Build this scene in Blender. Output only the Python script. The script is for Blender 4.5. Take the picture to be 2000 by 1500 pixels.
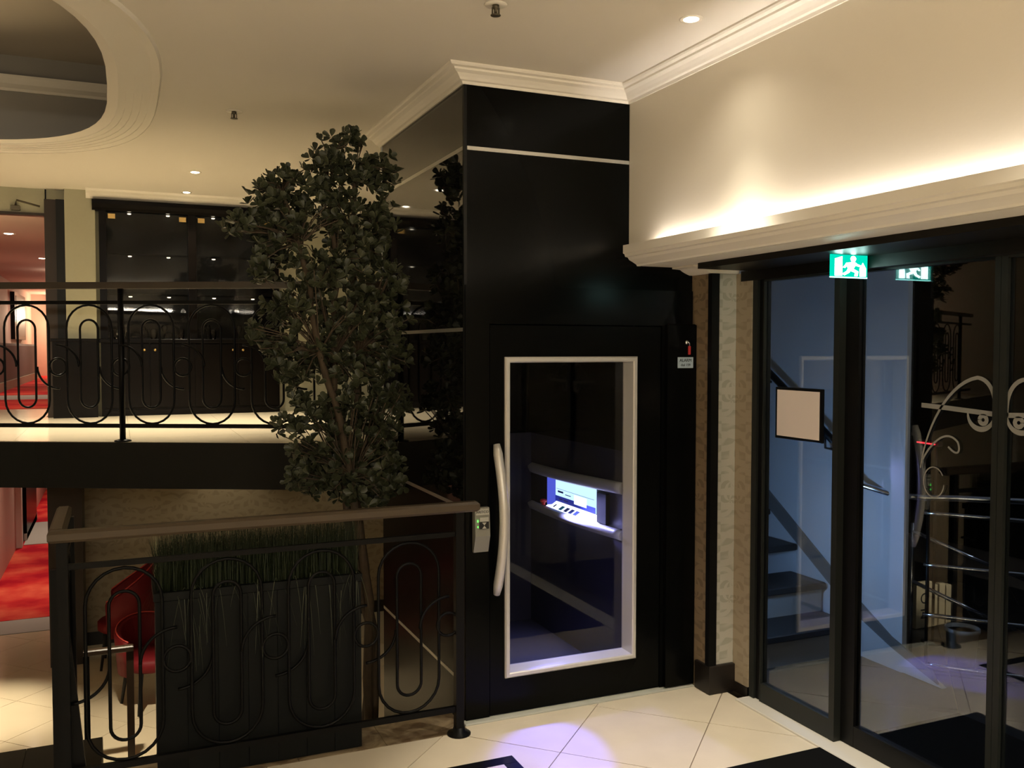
import bpy, math, random
from mathutils import Vector, Matrix
for o in list(bpy.data.objects): bpy.data.objects.remove(o, do_unlink=True)
SC = bpy.context.scene
COL = SC.collection
random.seed(7)
R = math.radians

# ------------------------------------------------------------------ camera
cam = bpy.data.cameras.new('camera')
cam.sensor_fit = 'HORIZONTAL'; cam.sensor_width = 36.0; cam.lens = 1775.17*36/2000
cam.clip_start = .02
co = bpy.data.objects.new('camera', cam); COL.objects.link(co)
def cam_matrix(yaw, pitch, roll, loc):
    cy, sy = math.cos(yaw), math.sin(yaw)
    f = Vector((-sy*math.cos(pitch), cy*math.cos(pitch), math.sin(pitch)))
    r = Vector((cy, sy, 0)); u = r.cross(f)
    r2 = r*math.cos(roll)+u*math.sin(roll); u2 = u*math.cos(roll)-r*math.sin(roll)
    m = Matrix((r2, u2, -f)).transposed().to_4x4(); m.translation = loc
    return m
co.matrix_world = cam_matrix(R(-23.4516), R(-2.2558), R(.0303), Vector((-1.36, -3.647, 1.62)))
SC.camera = co

# ------------------------------------------------------------------ world, exposure
SC.view_settings.view_transform = 'Standard'; SC.view_settings.look = 'None'
SC.view_settings.exposure = 0.0; SC.view_settings.gamma = 1.0
SC.view_settings.use_curve_mapping = False
w = bpy.data.worlds.new('night'); SC.world = w; w.use_nodes = True
w.node_tree.nodes['Background'].inputs[0].default_value = (.10, .11, .14, 1)
w.node_tree.nodes['Background'].inputs[1].default_value = .02

# ------------------------------------------------------------------ lamps of the place and added unseen fills
WARM = (1.0, .90, .74); WARMER = (1.0, .88, .65)
def spot(name, loc, power, angle=110, blend=1.0, target=None, color=WARM, radius=.03):
    l = bpy.data.lights.new(name, 'SPOT'); l.energy = power; l.spot_size = R(angle); l.spot_blend = blend
    l.color = color; l.shadow_soft_size = radius
    o = bpy.data.objects.new(name, l); COL.objects.link(o); o.location = loc
    if target: o.rotation_euler = (Vector(target)-Vector(loc)).to_track_quat('-Z', 'Y').to_euler()
    return o
def point(name, loc, power, color=WARM, radius=.05):
    l = bpy.data.lights.new(name, 'POINT'); l.energy = power; l.color = color; l.shadow_soft_size = radius
    o = bpy.data.objects.new(name, l); COL.objects.link(o); o.location = loc
    return o
CEIL = 2.80
# lobby ceiling spots (the visible one washes the wall above the door)
spot('lobby_spot', (.545, -.868, CEIL-.02), 7, 130, 1)
spot('lobby_spot', (.545, -.868, CEIL-.02), 48, 66, 1)
spot('lobby_spot', (.545, -.868, CEIL-.02), 150, 49, .5)
for x, y, p in ((.45, -2.6, 225), (-.9, -2.1, 34), (-.75, -3.6, 150), (-2.5, -2.4, 120), (.4, -4.6, 150), (-2.6, -4.8, 150)):
    spot('lobby_spot', (x, y, CEIL-.02), p, 100, 1)
# added unseen area lamp at the rear wall, filling in light on the ceiling
def ceil_fill(loc, sx, power, target):
    l = bpy.data.lights.new('ceiling_fill', 'AREA'); l.shape = 'RECTANGLE'; l.size = sx; l.size_y = .05; l.energy = power; l.color = WARM
    o = bpy.data.objects.new('ceiling_fill', l); COL.objects.link(o); o.location = loc
    o.rotation_euler = (Vector(target)-Vector(loc)).to_track_quat('-Z', 'X' if abs(loc[0]) > 4 else 'Y').to_euler()
ceil_fill((-1.8, -6.38, 2.30), 5.5, 84, (-1.8, -4.6, 2.80)); 
# gallery
for x, y, p in ((-.864, 2.841, 370), (-.862, 3.70, 55), (-2.6, 2.9, 280), (-3.2, 1.2, 50), (.5, 2.9, 70)):
    spot('gallery_spot', (x, y, CEIL-.02), p, 92 if y > 2.5 and x > -2 else 120, 1, color=WARMER)
# lower floor, under the gallery
for x, y, p, a in ((-2.6, 4.75, 340, 52), (-3.3, 3.3, 150, 60), (-.30, 6.2, 13, 90), (.9, 6.2, 5, 90)):
    spot('lower_spot', (x, y, .78), p, a, .8, color=WARMER)
spot('lower_spot', (-1.40, 3.2, .78), 200, 46, .8, (-1.26, 4.0, -1.4), color=WARMER)
# corridors
for y, p in ((9.0, 95), (12.5, 95), (15.5, 80)):
    spot('corridor_spot', (-2.4, y, .74), p, 140, 1, color=(1, .80, .62))
for y, p in ((5.3, 28), (7.8, 35), (11.5, 45)):
    spot('corridor_spot', (-2.25, y, 2.56), p, 150, 1, color=(1, .78, .60))
point('corridor_lamp', (-2.15, 14.7, 2.2), 40, (1, .80, .52), .06)
# stairwell light, bluish
point('stair_lamp', (1.43, -.15, .66), 12, (.28, .53, 1.0), .05)
point('recess_fill', (-3.6, 1.2, 3.2), 16, WARM, .08)  # added lamp that brightens the ceiling recess, no fitting there
point('vestibule_fill', (3.3, -1.3, 2.1), 7.0, (.75, .85, 1.0), .1)  # added fill that lifts chrome, bin and boards out of the dark
spot('boards_fill', (3.0, -1.25, 1.15), 70, 19, .6, (2.96, .19, .14), WARM, .02)  # unseen spot added only to brighten the leaning boards
# lift control panel LED
spot('lift_panel_led', (.765, .55, .885), 60, 150, 1, (.36, .06, .0), (.40, .40, 1.0), .02)
spot('lift_panel_led', (.765, .50, .885), 520, 22, .5, (.20, -.45, 0.0), (.10, .10, 1.0), .012)

# ------------------------------------------------------------------ materials
def mat(name, color, rough=.5, metal=0, spec=.5, emit=None, estr=0, noise=0, nscale=12, bump=0, bscale=60, coat=0):
    m = bpy.data.materials.new(name); m.use_nodes = True
    nt = m.node_tree; b = nt.nodes['Principled BSDF']
    c = (*color, 1)
    b.inputs['Base Color'].default_value = c; b.inputs['Roughness'].default_value = rough
    b.inputs['Metallic'].default_value = metal; b.inputs['Specular IOR Level'].default_value = spec
    if coat: b.inputs['Coat Weight'].default_value = coat; b.inputs['Coat Roughness'].default_value = .05
    if emit: b.inputs['Emission Color'].default_value = (*emit, 1); b.inputs['Emission Strength'].default_value = estr
    if noise:
        tc = nt.nodes.new('ShaderNodeTexCoord'); n = nt.nodes.new('ShaderNodeTexNoise'); n.inputs['Scale'].default_value = nscale
        n.inputs['Detail'].default_value = 5
        r = nt.nodes.new('ShaderNodeMapRange'); r.inputs[3].default_value = 1-noise; r.inputs[4].default_value = 1+noise
        mx = nt.nodes.new('ShaderNodeMix'); mx.data_type = 'RGBA'; mx.blend_type = 'MULTIPLY'; mx.inputs[0].default_value = 1
        mx.inputs[6].default_value = c
        nt.links.new(tc.outputs['Object'], n.inputs['Vector']); nt.links.new(n.outputs[0], r.inputs[0])
        nt.links.new(r.outputs[0], mx.inputs[7]); nt.links.new(mx.outputs[2], b.inputs['Base Color'])
    if bump:
        tc = nt.nodes.new('ShaderNodeTexCoord'); n = nt.nodes.new('ShaderNodeTexNoise'); n.inputs['Scale'].default_value = bscale
        bp = nt.nodes.new('ShaderNodeBump'); bp.inputs['Strength'].default_value = bump; bp.inputs['Distance'].default_value = .004
        nt.links.new(tc.outputs['Object'], n.inputs['Vector']); nt.links.new(n.outputs[0], bp.inputs['Height'])
        nt.links.new(bp.outputs[0], b.inputs['Normal'])
    return m
def emitter(name, color, s):
    m = bpy.data.materials.new(name); m.use_nodes = True; nt = m.node_tree; nt.nodes.clear()
    e = nt.nodes.new('ShaderNodeEmission'); e.inputs[0].default_value = (*color, 1); e.inputs[1].default_value = s
    o = nt.nodes.new('ShaderNodeOutputMaterial'); nt.links.new(e.outputs[0], o.inputs[0]); return m
def glass(name, tint, rough=0.0, ior=1.5, boost=1.0):
    m = bpy.data.materials.new(name); m.use_nodes = True; nt = m.node_tree; nt.nodes.clear()
    t = nt.nodes.new('ShaderNodeBsdfTransparent'); t.inputs[0].default_value = (*tint, 1)
    g = nt.nodes.new('ShaderNodeBsdfGlossy'); g.inputs['Roughness'].default_value = rough
    f = nt.nodes.new('ShaderNodeFresnel'); f.inputs[0].default_value = ior
    mm = nt.nodes.new('ShaderNodeMath'); mm.operation = 'MULTIPLY'; mm.inputs[1].default_value = boost; mm.use_clamp = True
    x = nt.nodes.new('ShaderNodeMixShader'); o = nt.nodes.new('ShaderNodeOutputMaterial')
    nt.links.new(f.outputs[0], mm.inputs[0]); nt.links.new(mm.outputs[0], x.inputs[0])
    nt.links.new(t.outputs[0], x.inputs[1]); nt.links.new(g.outputs[0], x.inputs[2]); nt.links.new(x.outputs[0], o.inputs[0])
    return m
def damask(name, c1, c2, scale=5.0, rough=.55):
    # half-drop damask print: mirrored cells with curling petals around each centre, in the plane of the wall
    m = bpy.data.materials.new(name); m.use_nodes = True; nt = m.node_tree; b = nt.nodes['Principled BSDF']
    N = nt.nodes.new; L = nt.links.new
    def ma(op, x, y=None, z=None):
        n = N('ShaderNodeMath'); n.operation = op
        for i, v in enumerate((x, y, z)):
            if v is None: continue
            if isinstance(v, (int, float)): n.inputs[i].default_value = v
            else: L(v, n.inputs[i])
        return n.outputs[0]
    tc = N('ShaderNodeTexCoord'); sp = N('ShaderNodeSeparateXYZ'); L(tc.outputs['Object'], sp.inputs[0])
    P, Q = .95/scale, 1.7/scale
    h = ma('DIVIDE', ma('ADD', sp.outputs[0], sp.outputs[1]), P); col = ma('FLOOR', h)
    v = ma('ADD', ma('DIVIDE', sp.outputs[2], Q), ma('MULTIPLY', ma('MODULO', ma('ADD', col, 100), 2), .5))
    u = ma('ABSOLUTE', ma('SUBTRACT', ma('FRACT', h), .5)); v = ma('SUBTRACT', ma('FRACT', v), .5)
    def motif(u0, v0, k, tw, ph):
        du, dv = ma('SUBTRACT', u, u0), ma('MULTIPLY', ma('SUBTRACT', v, v0), Q/P)
        r = ma('SQRT', ma('ADD', ma('MULTIPLY', du, du), ma('MULTIPLY', dv, dv)))
        return ma('SINE', ma('ADD', ma('MULTIPLY', ma('ARCTAN2', dv, du), k), ma('ADD', ma('MULTIPLY', r, tw), ph))), r
    s1, r1 = motif(.0, .02, 6, 16, 0); s2, r2 = motif(.30, .42, 5, -24, 1.2); s3, r3 = motif(.28, -.40, 5, 24, 2.0)
    def win(s_, r, rad): return ma('MULTIPLY', s_, ma('SUBTRACT', 1, ma('DIVIDE', r, rad)))
    f = ma('MAXIMUM', ma('MAXIMUM', win(s1, r1, .62), win(s2, r2, .55)), win(s3, r3, .55))
    mr = N('ShaderNodeMapRange'); mr.inputs[1].default_value = .03; mr.inputs[2].default_value = .22; L(f, mr.inputs[0])
    mx = N('ShaderNodeMix'); mx.data_type = 'RGBA'; mx.inputs[6].default_value = (*c1, 1); mx.inputs[7].default_value = (*c2, 1)
    L(mr.outputs[0], mx.inputs[0]); L(mx.outputs[2], b.inputs['Base Color'])
    rr = N('ShaderNodeMapRange'); rr.inputs[3].default_value = rough; rr.inputs[4].default_value = rough-.18; L(mr.outputs[0], rr.inputs[0]); L(rr.outputs[0], b.inputs['Roughness'])
    return m
def carpet(name):
    m = mat(name, (.50, .010, .022), .95, spec=.1)
    nt = m.node_tree; b = nt.nodes['Principled BSDF']; N = nt.nodes.new; L = nt.links.new
    tc = N('ShaderNodeTexCoord'); n = N('ShaderNodeTexNoise'); n.inputs['Scale'].default_value = 1.6; n.inputs['Detail'].default_value = 6
    L(tc.outputs['Object'], n.inputs['Vector']); cr = N('ShaderNodeValToRGB')
    cr.color_ramp.elements[0].position = .38; cr.color_ramp.elements[0].color = (.42, .008, .022, 1)
    cr.color_ramp.elements[1].position = .68; cr.color_ramp.elements[1].color = (.78, .14, .08, 1)
    e = cr.color_ramp.elements.new(.50); e.color = (.62, .035, .035, 1)
    L(n.outputs[0], cr.inputs[0]); L(cr.outputs[0], b.inputs['Base Color'])
    return m
def marble(name, a, bcol, rough=.12):
    m = mat(name, a, rough); nt = m.node_tree; b = nt.nodes['Principled BSDF']; N = nt.nodes.new; L = nt.links.new
    tc = N('ShaderNodeTexCoord'); n = N('ShaderNodeTexNoise'); n.inputs['Scale'].default_value = 7; n.inputs['Detail'].default_value = 8
    n.inputs['Distortion'].default_value = 1.4
    L(tc.outputs['Object'], n.inputs['Vector']); cr = N('ShaderNodeValToRGB')
    cr.color_ramp.elements[0].position = .42; cr.color_ramp.elements[0].color = (*a, 1)
    cr.color_ramp.elements[1].position = .62; cr.color_ramp.elements[1].color = (*bcol, 1)
    L(n.outputs[0], cr.inputs[0]); L(cr.outputs[0], b.inputs['Base Color']); return m
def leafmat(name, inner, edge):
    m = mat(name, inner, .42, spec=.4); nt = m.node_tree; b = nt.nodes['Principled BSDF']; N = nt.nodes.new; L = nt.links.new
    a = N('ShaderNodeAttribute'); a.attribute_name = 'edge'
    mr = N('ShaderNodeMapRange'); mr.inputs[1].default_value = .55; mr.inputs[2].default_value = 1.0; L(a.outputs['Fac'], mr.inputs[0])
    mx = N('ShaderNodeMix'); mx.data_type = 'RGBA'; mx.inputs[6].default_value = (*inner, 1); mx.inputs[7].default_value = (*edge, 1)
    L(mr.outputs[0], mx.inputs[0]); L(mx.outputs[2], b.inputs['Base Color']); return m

M = dict(
 ceil=mat('ceiling_paint', (.74, .69, .60), .75, spec=.2), plaster=mat('plaster', (.79, .73, .61), .45, spec=.35, bump=.05, bscale=90),
 cornice=mat('cornice_paint', (.80, .75, .65), .5, spec=.3),
 tile=mat('cream_tile', (.65, .57, .43), .13, noise=.10, nscale=5), grout=mat('grout', (.22, .17, .12), .8),
 tile_low=mat('cream_tile_lower', (.68, .57, .40), .12, noise=.07, nscale=3),
 tile_gal=mat('gallery_stone', (.66, .57, .42), .16, noise=.05, nscale=4),
 tile_ves=mat('vestibule_tile', (.034, .032, .030), .3, spec=.2, noise=.08, nscale=4),
 marble=marble('brown_marble', (.16, .11, .065), (.34, .26, .16)), dark_stone=mat('dark_stone', (.006, .006, .0055), .2, spec=.2),
 sill=mat('grey_sill', (.42, .42, .36), .35, noise=.08, nscale=30), whitesill=mat('white_sill', (.60, .57, .50), .35),
 gloss=mat('black_gloss_panel', (.004, .004, .004), .035, spec=.55), satin=mat('black_satin_panel', (.0022, .0024, .0022), .20, spec=.08),
 satin2=mat('black_door_panel', (.0022, .0024, .0022), .20, spec=.07), strip=mat('silver_strip', (.55, .54, .50), .35, metal=.8),
 alu=mat('silver_frame', (.60, .58, .54), .35, metal=.35), alug=mat('grey_aluminium', (.62, .61, .60), .38, metal=.3),
 navy=mat('lift_lining', (.035, .035, .055), .40, spec=.3), navyfloor=mat('lift_floor', (.03, .03, .04), .7),
 glass=glass('lift_glass', (.86, .87, .88), boost=.5), doorglass=glass('door_glass', (.86, .89, .92), boost=.33),
 cabglass=glass('cabinet_glass', (.75, .75, .75), .03, boost=.5),
 iron=mat('black_iron', (.0035, .0035, .0035), .38, spec=.12), hand=mat('brown_handrail', (.075, .055, .036), .4, spec=.25),
 handg=mat('dark_handrail', (.035, .024, .016), .25, spec=.6),
 blackmat=mat('black_doormat', (.006, .006, .006), 1.0, spec=.05, bump=.6, bscale=900),
 frame=mat('door_frame_dark', (.016, .018, .016), .4, spec=.25), frame2=mat('door_frame_black', (.004, .004, .004), .4, spec=.2),
 header=mat('door_header', (.006, .005, .004), .4, spec=.2), wood=mat('dark_wood', (.0035, .0024, .0018), .28, spec=.08, noise=.3, nscale=9),
 brown=mat('brown_jamb', (.024, .014, .008), .4, spec=.3), skirting=mat('dark_skirting', (.010, .007, .005), .4),
 paperB=damask('wallpaper_gold', (.165, .115, .068), (.235, .17, .10), 3.6), paperR=damask('wallpaper_return', (.29, .235, .16), (.35, .285, .195), 3.6), paperL=damask('wallpaper_beige', (.31, .25, .16), (.39, .32, .21), 2.6),
 cream=mat('cream_wallpaper', (.37, .355, .25), .55, noise=.04, nscale=40),
 pink=mat('corridor_wall', (.52, .36, .30), .6), pinkc=mat('corridor_ceiling', (.66, .48, .42), .7),
 red=mat('red_upholstery', (.13, .005, .008), .6, spec=.25), redpipe=mat('red_piping', (.52, .05, .04), .5), carpet=carpet('red_carpet'),
 greymat=mat('grey_mat', (.40, .37, .33), .8), white=mat('white_paint', (.70, .70, .72), .55),
 stairwall=mat('stairwell_wall', (.62, .64, .66), .6), stringer=mat('grey_stringer', (.16, .155, .15), .5),
 tread=mat('dark_tread', (.020, .018, .017), .5), riser=mat('grey_riser', (.30, .28, .25), .5),
 chrome=mat('chrome', (.62, .63, .65), .10, metal=1), bin=mat('translucent_plastic', (.45, .46, .45), .4),
 pine=mat('pale_board', (.42, .34, .20), .6, noise=.15, nscale=8), ink=mat('black_ink', (.004, .004, .004), .6),
 planter=mat('anthracite_planter', (.0048, .0058, .0058), .5, spec=.12), pot=mat('black_pot', (.008, .008, .008), .35),
 soil=mat('soil', (.015, .010, .006), .95), bark=mat('bark', (.055, .036, .018), .8, noise=.35, nscale=30, bump=.5, bscale=50),
 grass=mat('grass', (.020, .028, .012), .55, spec=.25), grassdry=mat('dry_grass', (.075, .085, .050), .5), grasslit=mat('lamplit_grass', (.42, .42, .26), .5), leaf=leafmat('leaf', (.036, .041, .019), (.22, .23, .15)),
 brass=mat('brass_fitting', (.55, .36, .12), .35, metal=.6), plate=mat('pale_blue_label', (.42, .52, .60), .5),
 station=mat('grey_station', (.22, .215, .18), .45), stationl=mat('light_station', (.42, .41, .35), .45), redtag=mat('red_tag', (.55, .035, .035), .5),
 board=mat('sign_board', (.86, .76, .70), .45), yellowpaper=mat('yellow_paper', (.42, .36, .10), .7), decal=mat('frosted_film', (.24, .235, .22), .6),
 lamp=emitter('lamp_glow', (1, .86, .62), 22), lampc=emitter('corridor_lamp_glow', (1, .84, .62), 7), shade=emitter('lamp_shade_glow', (1, .84, .58), 5),
 led=emitter('led_strip', (1, .91, .84), 95), puck=emitter('cabinet_puck', (1, .86, .62), 5), 
 exitw=emitter('exit_white', (.62, 1, .92), 11), exitg=emitter('exit_green', (.0, .50, .34), 1.6), exitedge=emitter('exit_edge', (.35, 1, .85), 4),
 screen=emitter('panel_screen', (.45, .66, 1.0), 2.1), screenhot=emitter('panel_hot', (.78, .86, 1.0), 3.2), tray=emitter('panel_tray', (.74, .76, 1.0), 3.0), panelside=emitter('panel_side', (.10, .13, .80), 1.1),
 redled=emitter('red_led', (1, .03, .04), 4), greenled=emitter('green_led', (.15, 1, .12), 2.0), paneltext=mat('panel_text', (.01, .015, .08), .5), teal=mat('teal_button', (.02, .30, .25), .4), navybtn=mat('navy_button', (.02, .03, .14), .4),
 violet=emitter('violet_led', (.16, .13, .75), .35), glassware=glass('glassware', (.85, .85, .85), .02, boost=2.0), sprk=mat('sprinkler_metal', (.10, .085, .06), .4, metal=.7),
)

# ------------------------------------------------------------------ mesh helpers
class MB:
    def __init__(s): s.v = []; s.f = []; s.smooth = []
    def add(s, vs, fs, sm=False):
        k = len(s.v); s.v += [tuple(v) for v in vs]; s.f += [tuple(i+k for i in f) for f in fs]; s.smooth += [sm]*len(fs); return s
    def box(s, x0, x1, y0, y1, z0, z1, c=0):
        if x0 > x1: x0, x1 = x1, x0
        if y0 > y1: y0, y1 = y1, y0
        if z0 > z1: z0, z1 = z1, z0
        c = min(c, (x1-x0)*.45, (y1-y0)*.45, (z1-z0)*.45)
        if c <= 0:
            return s.add([(x0,y0,z0),(x1,y0,z0),(x1,y1,z0),(x0,y1,z0),(x0,y0,z1),(x1,y0,z1),(x1,y1,z1),(x0,y1,z1)],
                  [(0,3,2,1),(4,5,6,7),(0,1,5,4),(1,2,6,5),(2,3,7,6),(3,0,4,7)])
        def ring(d, z): 
            a, b, e, f = x0+d, x1-d, y0+d, y1-d
            return [(a,e,z),(b,e,z),(b,f,z),(a,f,z)]
        vs = ring(c, z0)+ring(0, z0+c)+ring(0, z1-c)+ring(c, z1)
        fs = [(3,2,1,0),(12,13,14,15)]
        for r in range(3):
            for i in range(4): j = (i+1)%4; fs.append((r*4+i, r*4+j, r*4+4+j, r*4+4+i))
        return s.add(vs, fs)
    def obox(s, p, u, v, w, a, b, c):          # box from corner p along unit dirs u,v,w
        p, u, v, w = Vector(p), Vector(u)*a, Vector(v)*b, Vector(w)*c
        q = [p, p+u, p+u+v, p+v]; q += [x+w for x in q]
        return s.add(q, [(0,3,2,1),(4,5,6,7),(0,1,5,4),(1,2,6,5),(2,3,7,6),(3,0,4,7)])
    def prism(s, poly, z0, z1):                # xy polygon extruded in z
        n = len(poly); vs = [(x,y,z0) for x,y in poly]+[(x,y,z1) for x,y in poly]
        return s.add(vs, [tuple(range(n-1,-1,-1)), tuple(range(n,2*n))]+[(i,(i+1)%n,n+(i+1)%n,n+i) for i in range(n)])
    def extr(s, prof, a, b, fn):               # profile points (p,q); fn(p,q,t) -> xyz, t in {a,b}
        n = len(prof); vs = [fn(p,q,a) for p,q in prof]+[fn(p,q,b) for p,q in prof]
        return s.add(vs, [tuple(range(n-1,-1,-1)), tuple(range(n,2*n))]+[(i,(i+1)%n,n+(i+1)%n,n+i) for i in range(n)])
    def tube(s, pts, r, n=6, closed=False, cap=True, rs=None):
        pts = [Vector(p) for p in pts]; m = len(pts); vs = []; fs = []; pn = None
        for i, p in enumerate(pts):
            if closed: t = pts[(i+1)%m]-pts[i-1]
            else: t = pts[min(i+1,m-1)]-pts[max(i-1,0)]
            t.normalize()
            if pn is None:
                ref = Vector((0,0,1)) if abs(t.z) < .9 else Vector((1,0,0))
                pn = t.cross(ref).normalized()
            pn = (pn-t*pn.dot(t)).normalized(); b = t.cross(pn)
            rr = rs[i] if rs else r
            for k in range(n):
                a = 2*math.pi*(k+.5)/n; vs.append(p+(pn*math.cos(a)+b*math.sin(a))*rr)
        for i in range(m if closed else m-1):
            j = (i+1)%m
            for k in range(n): l = (k+1)%n; fs.append((i*n+k, i*n+l, j*n+l, j*n+k))
        if not closed and cap: fs += [tuple(range(n-1,-1,-1)), tuple(range((m-1)*n, m*n))]
        return s.add(vs, fs, n > 4)
    def lathe(s, prof, c, n=24, sm=True):      # (r,z) profile about vertical axis at c
        vs = []; fs = []; m = len(prof)
        for r, z in prof:
            for k in range(n): a = 2*math.pi*k/n; vs.append((c[0]+r*math.cos(a), c[1]+r*math.sin(a), c[2]+z))
        for i in range(m-1):
            for k in range(n): l = (k+1)%n; fs.append((i*n+k, i*n+l, (i+1)*n+l, (i+1)*n+k))
        fs += [tuple(range(n-1,-1,-1)), tuple(range((m-1)*n, m*n))]
        return s.add(vs, fs, sm)
    def mesh(s, name, m):
        me = bpy.data.meshes.new(name); me.from_pydata(s.v, [], s.f)
        for p, sm in zip(me.polygons, s.smooth): p.use_smooth = sm
        if m: me.materials.append(m)
        me.update(); return me
def ob(name, mb, m, parent=None, loc=None, kind=None, label=None, cat=None, group=None):
    me = mb.mesh(name, m) if isinstance(mb, MB) else mb
    o = bpy.data.objects.new(name, me); COL.objects.link(o)
    return props(o, parent, loc, kind, label, cat, group)
def props(o, parent=None, loc=None, kind=None, label=None, cat=None, group=None):
    if parent is not None: o.parent = parent
    if loc is not None: o.location = loc
    if kind: o['kind'] = kind
    if label: o['label'] = label
    if cat: o['category'] = cat
    if group: o['group'] = group
    return o
def thing(name, label, cat, loc=(0,0,0), group=None, kind=None):
    o = bpy.data.objects.new(name, None); COL.objects.link(o); o.empty_display_size = .1
    return props(o, None, loc, kind, label, cat, group)
class At:                                     # builds a part in world coordinates under a thing that has its own origin
    def __init__(s, root): s.r = root; s.o = Vector(root.location)
    def __call__(s, name, mb, m, label=None, kind=None, parent=None, off=None):
        o = ob(name, mb, m, parent or s.r, None, kind, label)
        if parent is None: o.location = -s.o
        return o
def text_mesh(name, s, size, m, depth=.0006, align='CENTER'):
    c = bpy.data.curves.new(name, 'FONT'); c.body = s; c.size = size; c.extrude = depth; c.align_x = align; c.align_y = 'CENTER'
    t = bpy.data.objects.new(name, c); COL.objects.link(t)
    bpy.context.view_layer.update()
    me = bpy.data.meshes.new_from_object(t.evaluated_get(bpy.context.evaluated_depsgraph_get()))
    bpy.data.objects.remove(t, do_unlink=True); me.materials.clear(); me.materials.append(m); me.name = name
    return me
def clip(poly, a, b, c):                       # keep a*x+b*y<=c
    out = []
    for i in range(len(poly)):
        p, q = poly[i], poly[(i+1)%len(poly)]; dp, dq = a*p[0]+b*p[1]-c, a*q[0]+b*q[1]-c
        if dp <= 0: out.append(p)
        if dp*dq < 0: t = dp/(dp-dq); out.append((p[0]+(q[0]-p[0])*t, p[1]+(q[1]-p[1])*t))
    return out
def area(p): return abs(sum(p[i][0]*p[(i+1)%len(p)][1]-p[(i+1)%len(p)][0]*p[i][1] for i in range(len(p))))/2
def tiles(parent, origin, size, ang, region, z, m, gap=.0022, th=.008):
    # region: list of convex half-plane lists [(a,b,c),...]
    u = (math.cos(ang), math.sin(ang)); v = (-u[1], u[0])
    n = 0
    for i in range(-14, 15):
        for j in range(-14, 15):
            q = [(i*size+gap, j*size+gap), ((i+1)*size-gap, j*size+gap), ((i+1)*size-gap, (j+1)*size-gap), (i*size+gap, (j+1)*size-gap)]
            q = [(origin[0]+a*u[0]+b*v[0], origin[1]+a*u[1]+b*v[1]) for a, b in q]
            for hp in region:
                p = q
                for h in hp:
                    p = clip(p, *h)
                    if len(p) < 3: break
                if len(p) >= 3 and area(p) > 4e-4:
                    d = random.uniform(-.0006, 0)
                    ob('tile', MB().prism(p, z-th, z+d), m, parent); n += 1
    return n

# ================================================================== STRUCTURE
LOW, GAL = -1.4, 1.10
# landing floor: slab, diagonal tiles, marble border, inlaid dark frame
fl = ob('floor', MB().box(-4.9, 1.255, -6.5, -.10, -.30, -.004).box(-1.72, -.02, -.1002, .19, -.30, -.008).box(-.02, 1.16, -.1002, 0, -.30, -.004).box(-4.9, -1.44, -.1002, .45, -.3, -.006), M['grout'], kind='structure')
IN = (-1.05, .057, -1.75, -.382, .060)   # inlay x0 x1 y0 y1 width
def rect(x0, x1, y0, y1): return [(-1,0,-x0),(1,0,x1),(0,-1,-y0),(0,1,y1)]
bx0, bx1, by0, by1, bw = IN
reg = [rect(-2.6, bx0, -3.6, -.102), rect(bx1, 1.253, -3.6, -.102), rect(bx0, bx1, by1, -.102), rect(bx0, bx1, -3.6, by0),
       rect(-.018, 1.253, -.102, -.052), rect(bx0+bw, bx1-bw, by0+bw, by1-bw)]
tiles(fl, (.605, -.077), .507, R(45), reg, 0, M['tile'])
for a in ((bx0, bx1, by1-bw, by1), (bx0, bx1, by0, by0+bw), (bx0, bx0+bw, by0+bw, by1-bw), (bx1-bw, bx1, by0+bw, by1-bw)):
    ob('inlay_strip', MB().box(a[0]+.001, a[1]-.001, a[2]+.001, a[3]-.001, -.008, 0), M['dark_stone'], fl)
for k in range(4):
    x0 = -1.44+k*.355
    ob('border_slab', MB().box(x0+.001, x0+.354, -.0995, .188, -.010, 0, .0006), M['marble'], fl)
ob('border_slab', MB().box(-1.72, -1.441, -.0995, .45, -.010, .001, .0006), M['dark_stone'], fl)
ob('border_slab', MB().box(-4.9, -1.722, -.0995, .45, -.010, .001, .0006), M['dark_stone'], fl)
ob('landing_fascia', MB().box(-4.9, -1.44, .44, .455, -1.4, -.012).box(-1.44, -.01, .178, .186, -1.4, -.012), M['dark_stone'], fl)
ob('threshold', MB().box(-.015, 1.155, -.050, -.001, -.006, .006, .002), M['sill'], fl, label='grey threshold strip under the lift door')
ob('floor_outer', MB().box(-4.9, -2.602, -6.5, -.102, -.012, -.001).box(-2.6, 1.253, -6.5, -3.602, -.012, -.001), M['tile'], fl)
# lower floor
f2 = ob('floor_lower', MB().box(-5, 2.2, -.2, 7.69, LOW-.2, LOW-.004).box(-5, -1.9, 7.69, 18, LOW-.2, LOW-.006), M['grout'], kind='structure')
tiles(f2, (-2.2, 4.2), .62, R(45), [rect(-4.9, 2.1, 1.2, 7.15)], LOW, M['tile_low'])
ob('threshold', MB().box(-5, -1.98, 7.16, 7.69, LOW-.004, LOW+.004), M['greymat'], f2, label='grey strip between tiles and red carpet')
ob('carpet', MB().box(-4.9, -1.95, 7.692, 18, LOW-.005, LOW+.008), M['carpet'], f2, label='bright red patterned corridor carpet')
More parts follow.
